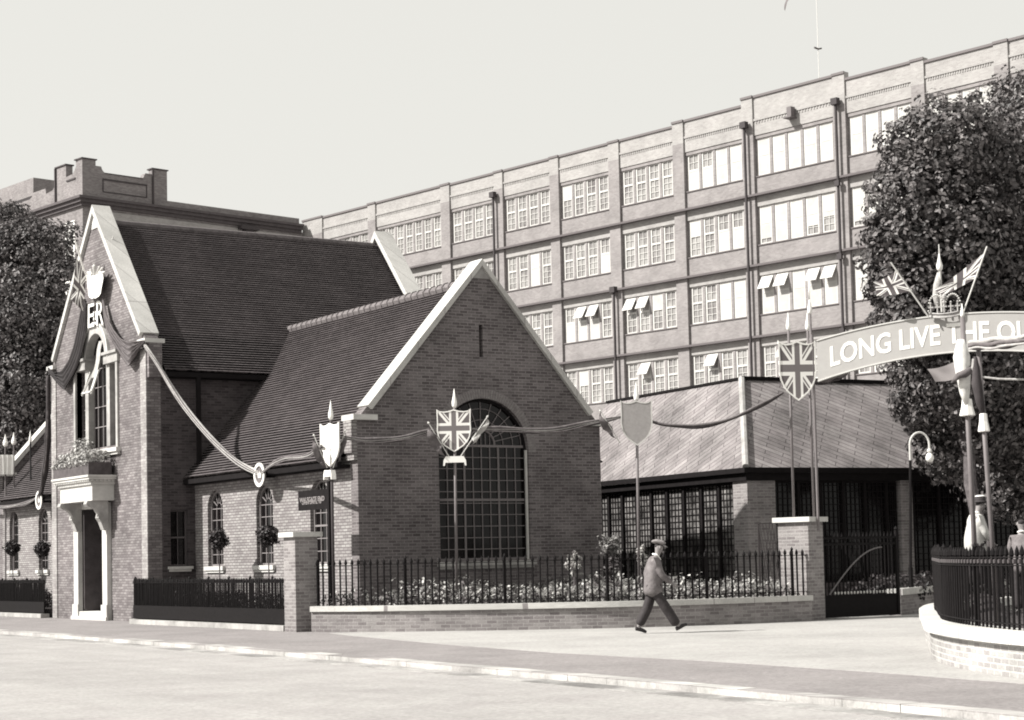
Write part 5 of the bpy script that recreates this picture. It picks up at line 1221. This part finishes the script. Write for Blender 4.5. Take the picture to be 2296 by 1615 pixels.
def person(label,loc,rot,J,shirt,mats,cap=None,sub=2,tail=.0,group=None,hat=None):
    """J: joint dict in local metres, x forward, y left, z up"""
    skin,jac,tro,shoe=mats; t=thing('person',label,'person',loc,rot,group)
    V=[];E=[];Rr=[]
    def v(p,r): V.append(tuple(p));Rr.append(r);return len(V)-1
    pel=v(J['pelvis'],(.13,.11)); sp=v(J['waist'],(.125,.10)); chv=v(J['chest'],(.15,.12)); nb=v(J['neckb'],.065); nk=v(J['neck'],.052); hd=v(J['head'],(.09,.10)); ht=v(J['crown'],(.082,.09))
    E+=[(pel,sp),(sp,chv),(chv,nb),(nb,nk),(nk,hd),(hd,ht)]
    for s in('l','r'):
        a=v(J['sh'+s],.055); b=v(J['el'+s],.038); c=v(J['wr'+s],.026); E+=[(chv,a),(a,b),(b,c)]
        a=v(J['hi'+s],.085); b=v(J['kn'+s],.056); c=v(J['an'+s],.036); d=v(J['to'+s],.032); E+=[(pel,a),(a,b),(b,c),(c,d)]
    vs,fs=skinmesh(V,E,Rr,sub); m=MB(); m.add(vs,fs)
    # face: nose, brow, ears, chin
    H=Vector(J['head']); fwd=Vector(J.get('face',(1,0,0))).normalized(); lat=Vector((-fwd.y,fwd.x,0))
    m.tube([H+fwd*.085+Vector((0,0,.035)),H+fwd*.122+Vector((0,0,-.008)),H+fwd*.085+Vector((0,0,-.02))],[.008,.015,.008],6)
    m.tube([H+fwd*.05+Vector((0,0,-.075)),H+fwd*.072+Vector((0,0,-.085)),H+fwd*.05+Vector((0,0,-.10))],[.03,.028,.015],8)
    for sg in(-1,1): m.tube([H+lat*sg*.075+Vector((0,0,.03)),H+lat*sg*.088,H+lat*sg*.076+Vector((0,0,-.03))],[.010,.017,.008],6)
    for s in('l','r'): hand(m,Vector(J['wr'+s])-(Vector(J['wr'+s])-Vector(J['el'+s])).normalized()*.01,Vector(J['wr'+s])-Vector(J['el'+s]),s)
    m.build('body',skin,t,local=True,smooth=True)
    m=MB()
    for sg in(-1,1): m.tube([H+fwd*.088+lat*sg*.032+Vector((0,0,.022)),H+fwd*.100+lat*sg*.032+Vector((0,0,.022))],[.010,.006],6)
    m.tube([H+fwd*.100+lat*.024+Vector((0,0,-.042)),H+fwd*.088+Vector((0,0,-.042)),H+fwd*.084-lat*.024+Vector((0,0,-.042))],.005,5); m.build('eyes_and_mouth',HAIR,t,local=True)
    m=MB(); P=[]; vs,fs=skinmesh([tuple(H-fwd*.03+Vector((0,0,-.03))),tuple(H-fwd*.022+Vector((0,0,.03))),tuple(H-fwd*.008+Vector((0,0,.075)))],[(0,1),(1,2)],[.07,(.085,.085),(.07,.075)],1); m.add(vs,fs); m.build('hair',HAIR,t,local=True,smooth=True)
    # jacket
    V.clear();E.clear();Rr.clear()
    hm=v(J['hem'],J.get('hemr',(.19,.155))); pe=v(J['pelvis'],(.235,.205)); sp=v(J['waist'],(.225,.20)); chv=v(J['chest'],(.225,.20)); nb=v(J['neckb'],.085); E+=[(hm,pe),(pe,sp),(sp,chv),(chv,nb)]
    for s in('l','r'):
        a=v(J['sh'+s],.092); b=v(J['el'+s],.072); c=v(Vector(J['el'+s]).lerp(Vector(J['wr'+s]),.93),.056); E+=[(chv,a),(a,b),(b,c)]
    vs,fs=skinmesh(V,E,Rr,sub,0); m=MB(); m.add(vs,fs); jk=m.build('jacket',jac,t,local=True,smooth=True)
    m=MB(); nbp=Vector(J['neckb']); m.tube([nbp-fwd*.07+Vector((0,0,.055)),nbp-fwd*.0+lat*.062+Vector((0,0,.045)),nbp+fwd*.085+Vector((0,0,-.05))],[.018,.022,.012],6); m.tube([nbp-fwd*.07+Vector((0,0,.055)),nbp-lat*.062+Vector((0,0,.045)),nbp+fwd*.085+Vector((0,0,-.05))],[.018,.022,.012],6); m.build('shirt_collar',WHITE,t,local=True,smooth=True)
    # trousers
    V.clear();E.clear();Rr.clear(); pe=v(J['pelvis'],(.145,.125))
    for s in('l','r'):
        a=v(J['hi'+s],.108); b=v(J['kn'+s],.105); c=v(Vector(J['kn'+s]).lerp(Vector(J['an'+s]),.95),.10); E+=[(pe,a),(a,b),(b,c)]
    vs,fs=skinmesh(V,E,Rr,sub,0); m=MB(); m.add(vs,fs); m.build('trousers',tro,t,local=True,smooth=True)
    for s in('l','r'):
        an=Vector(J['an'+s]); to=Vector(J['to'+s]); d=(to-an); d.z*=.6; vs,fs=skinmesh([tuple(an-d*.32+Vector((0,0,-.04))),tuple(an+Vector((0,0,-.03))),tuple(an.lerp(to,.6)),tuple(to+d*.18)],[(0,1),(1,2),(2,3)],[.036,.045,.042,.030],2,1)
        m=MB(); m.add(vs,fs); m.build('shoe',shoe,t,local=True,smooth=True)
    if cap:
        m=MB(); P=[]; n=14; c0=H+Vector((0,0,.105))-fwd*.012
        for i in range(9):
            a=PI*i/8; 
            for k in range(n+1):
                b=2*PI*k/n; rr=math.sin(a); x=.145*rr*math.cos(b); y=.118*rr*math.sin(b); z=.050*math.cos(a)*(1 if a<PI/2 else .7); P.append(c0+fwd*x+lat*y+Vector((0,0,z-.16*x+.012*math.cos(b*3))))
        m.add(P,rowmesh(P,n+1)); cp0=m.build('flat_cap',cap,t,local=True,smooth=True)
        m=MB(); P=[]
        for i in range(5):
            for k in range(9):
                b=-1.0+2.0*k/8; r_=.125+.055*i/4; P.append(c0+fwd*(r_*math.cos(b)*(1 if i<4 else 1.0))+lat*(r_*.72*math.sin(b))+Vector((0,0,-.045-.05*(i/4))))
        m.add(P,rowmesh(P,9)); m.build('peak',cap,cp0,smooth=True,local=True)
    if hat:
        m=MB(); b=H+Vector((0,0,.07)); m.lathe(b,[(.14,0),(.15,.01),(.105,.022),(.10,.05),(.098,.11),(.06,.13),(.01,.125)],16); h=m.build('hat',hat[0],t,local=True,smooth=True)
        m=MB(); m.lathe(b+Vector((0,0,.11)),[(.10,0),(.101,.01),(.062,.028),(.01,.03)],16); m.build('hat_crown',hat[1],h,local=True,smooth=True)
    return t
J=dict(pelvis=(-.05,0,.90),waist=(-.06,0,1.08),chest=(-.05,0,1.32),neckb=(.02,0,1.50),neck=(.05,0,1.56),head=(.085,0,1.68),crown=(.085,0,1.75),face=(1,0,-.05),
 shr=(-.02,-.17,1.42),elr=(.07,-.22,1.15),wrr=(.30,-.19,.97),shl=(-.04,.17,1.42),ell=(-.16,.22,1.16),wrl=(-.06,.24,.94),
 hir=(-.06,-.09,.86),knr=(.17,-.09,.50),anr=(.40,-.08,.13),tor=(.56,-.08,.17),hil=(-.06,.09,.86),knl=(-.17,.09,.49),anl=(-.37,.09,.13),tol=(-.22,.10,.035),
 hem=(-.10,0,.70),hemr=(.25,.215))
mp=gr(1474,1421); person('man in flat cap and grey jacket striding right past the curved dwarf wall',(mp.x,mp.y,.0),math.atan2(HR.y,HR.x)+R(5),J,None,(SKIN,JACKET,TROUS,SHOE),cap=CAPM)
J2=dict(J); J2.update(hir=(0,-.09,.86),knr=(.03,-.1,.48),anr=(0,-.1,.10),tor=(.13,-.11,.04),hil=(0,.09,.86),knl=(.0,.1,.48),anl=(-.03,.1,.10),tol=(.10,.12,.04),pelvis=(0,0,.90),waist=(0,0,1.08),chest=(.0,0,1.30),
 neckb=(.05,0,1.46),neck=(.08,0,1.52),head=(.13,0,1.62),crown=(.14,0,1.69),shr=(.03,-.17,1.38),elr=(.10,-.22,1.12),wrr=(.26,-.15,.95),shl=(.0,.17,1.38),ell=(.02,.22,1.12),wrl=(.2,.2,.92),hem=(0,0,.62),hemr=(.21,.17))
q=at(2188,1240,34); person('person in pale coat and dark hat standing behind the right railing',(q.x,q.y,.70),math.atan2(HR.y,HR.x)+R(10),J2,None,(SKIN,COATM,TROUS,SHOE),hat=(HAIR,WHITE))
J3=dict(J2); J3.update(head=(.03,0,1.64),crown=(.02,0,1.71),neckb=(.0,0,1.46),neck=(.02,0,1.52),hem=(0,0,.72))
q=at(2293,1240,32); person('person in grey jacket seen from behind at the right photo edge',(q.x,q.y,.30),math.atan2(HF.y,HF.x)-R(25),J3,None,(SKIN,JACKET,TROUS,SHOE))
# mound that the two people stand on
mb=MB(); P=[]; n=14
for i in range(n+1):
    for j in range(n+1):
        u,v=i/n*2-1,j/n*2-1; q=at(2192,1240,33.6); r=min(1,(u*u+v*v)**.5); h=.28+.0*r; a=at(2188,1240,34); p=Vector((q.x,q.y,0))+HR*(u*.85)+HF*(v*.75); d=(Vector((p.x,p.y,0))-Vector((a.x,a.y,0))).length; h=.02+.26*max(0,1-((u*u+v*v)**.5)**3)+.42*math.exp(-(d/.55)**4)
        P.append((p.x,p.y,h))
mb.add(P,rowmesh(P,n+1)); struct(mb,'earth_mound',LAWN)
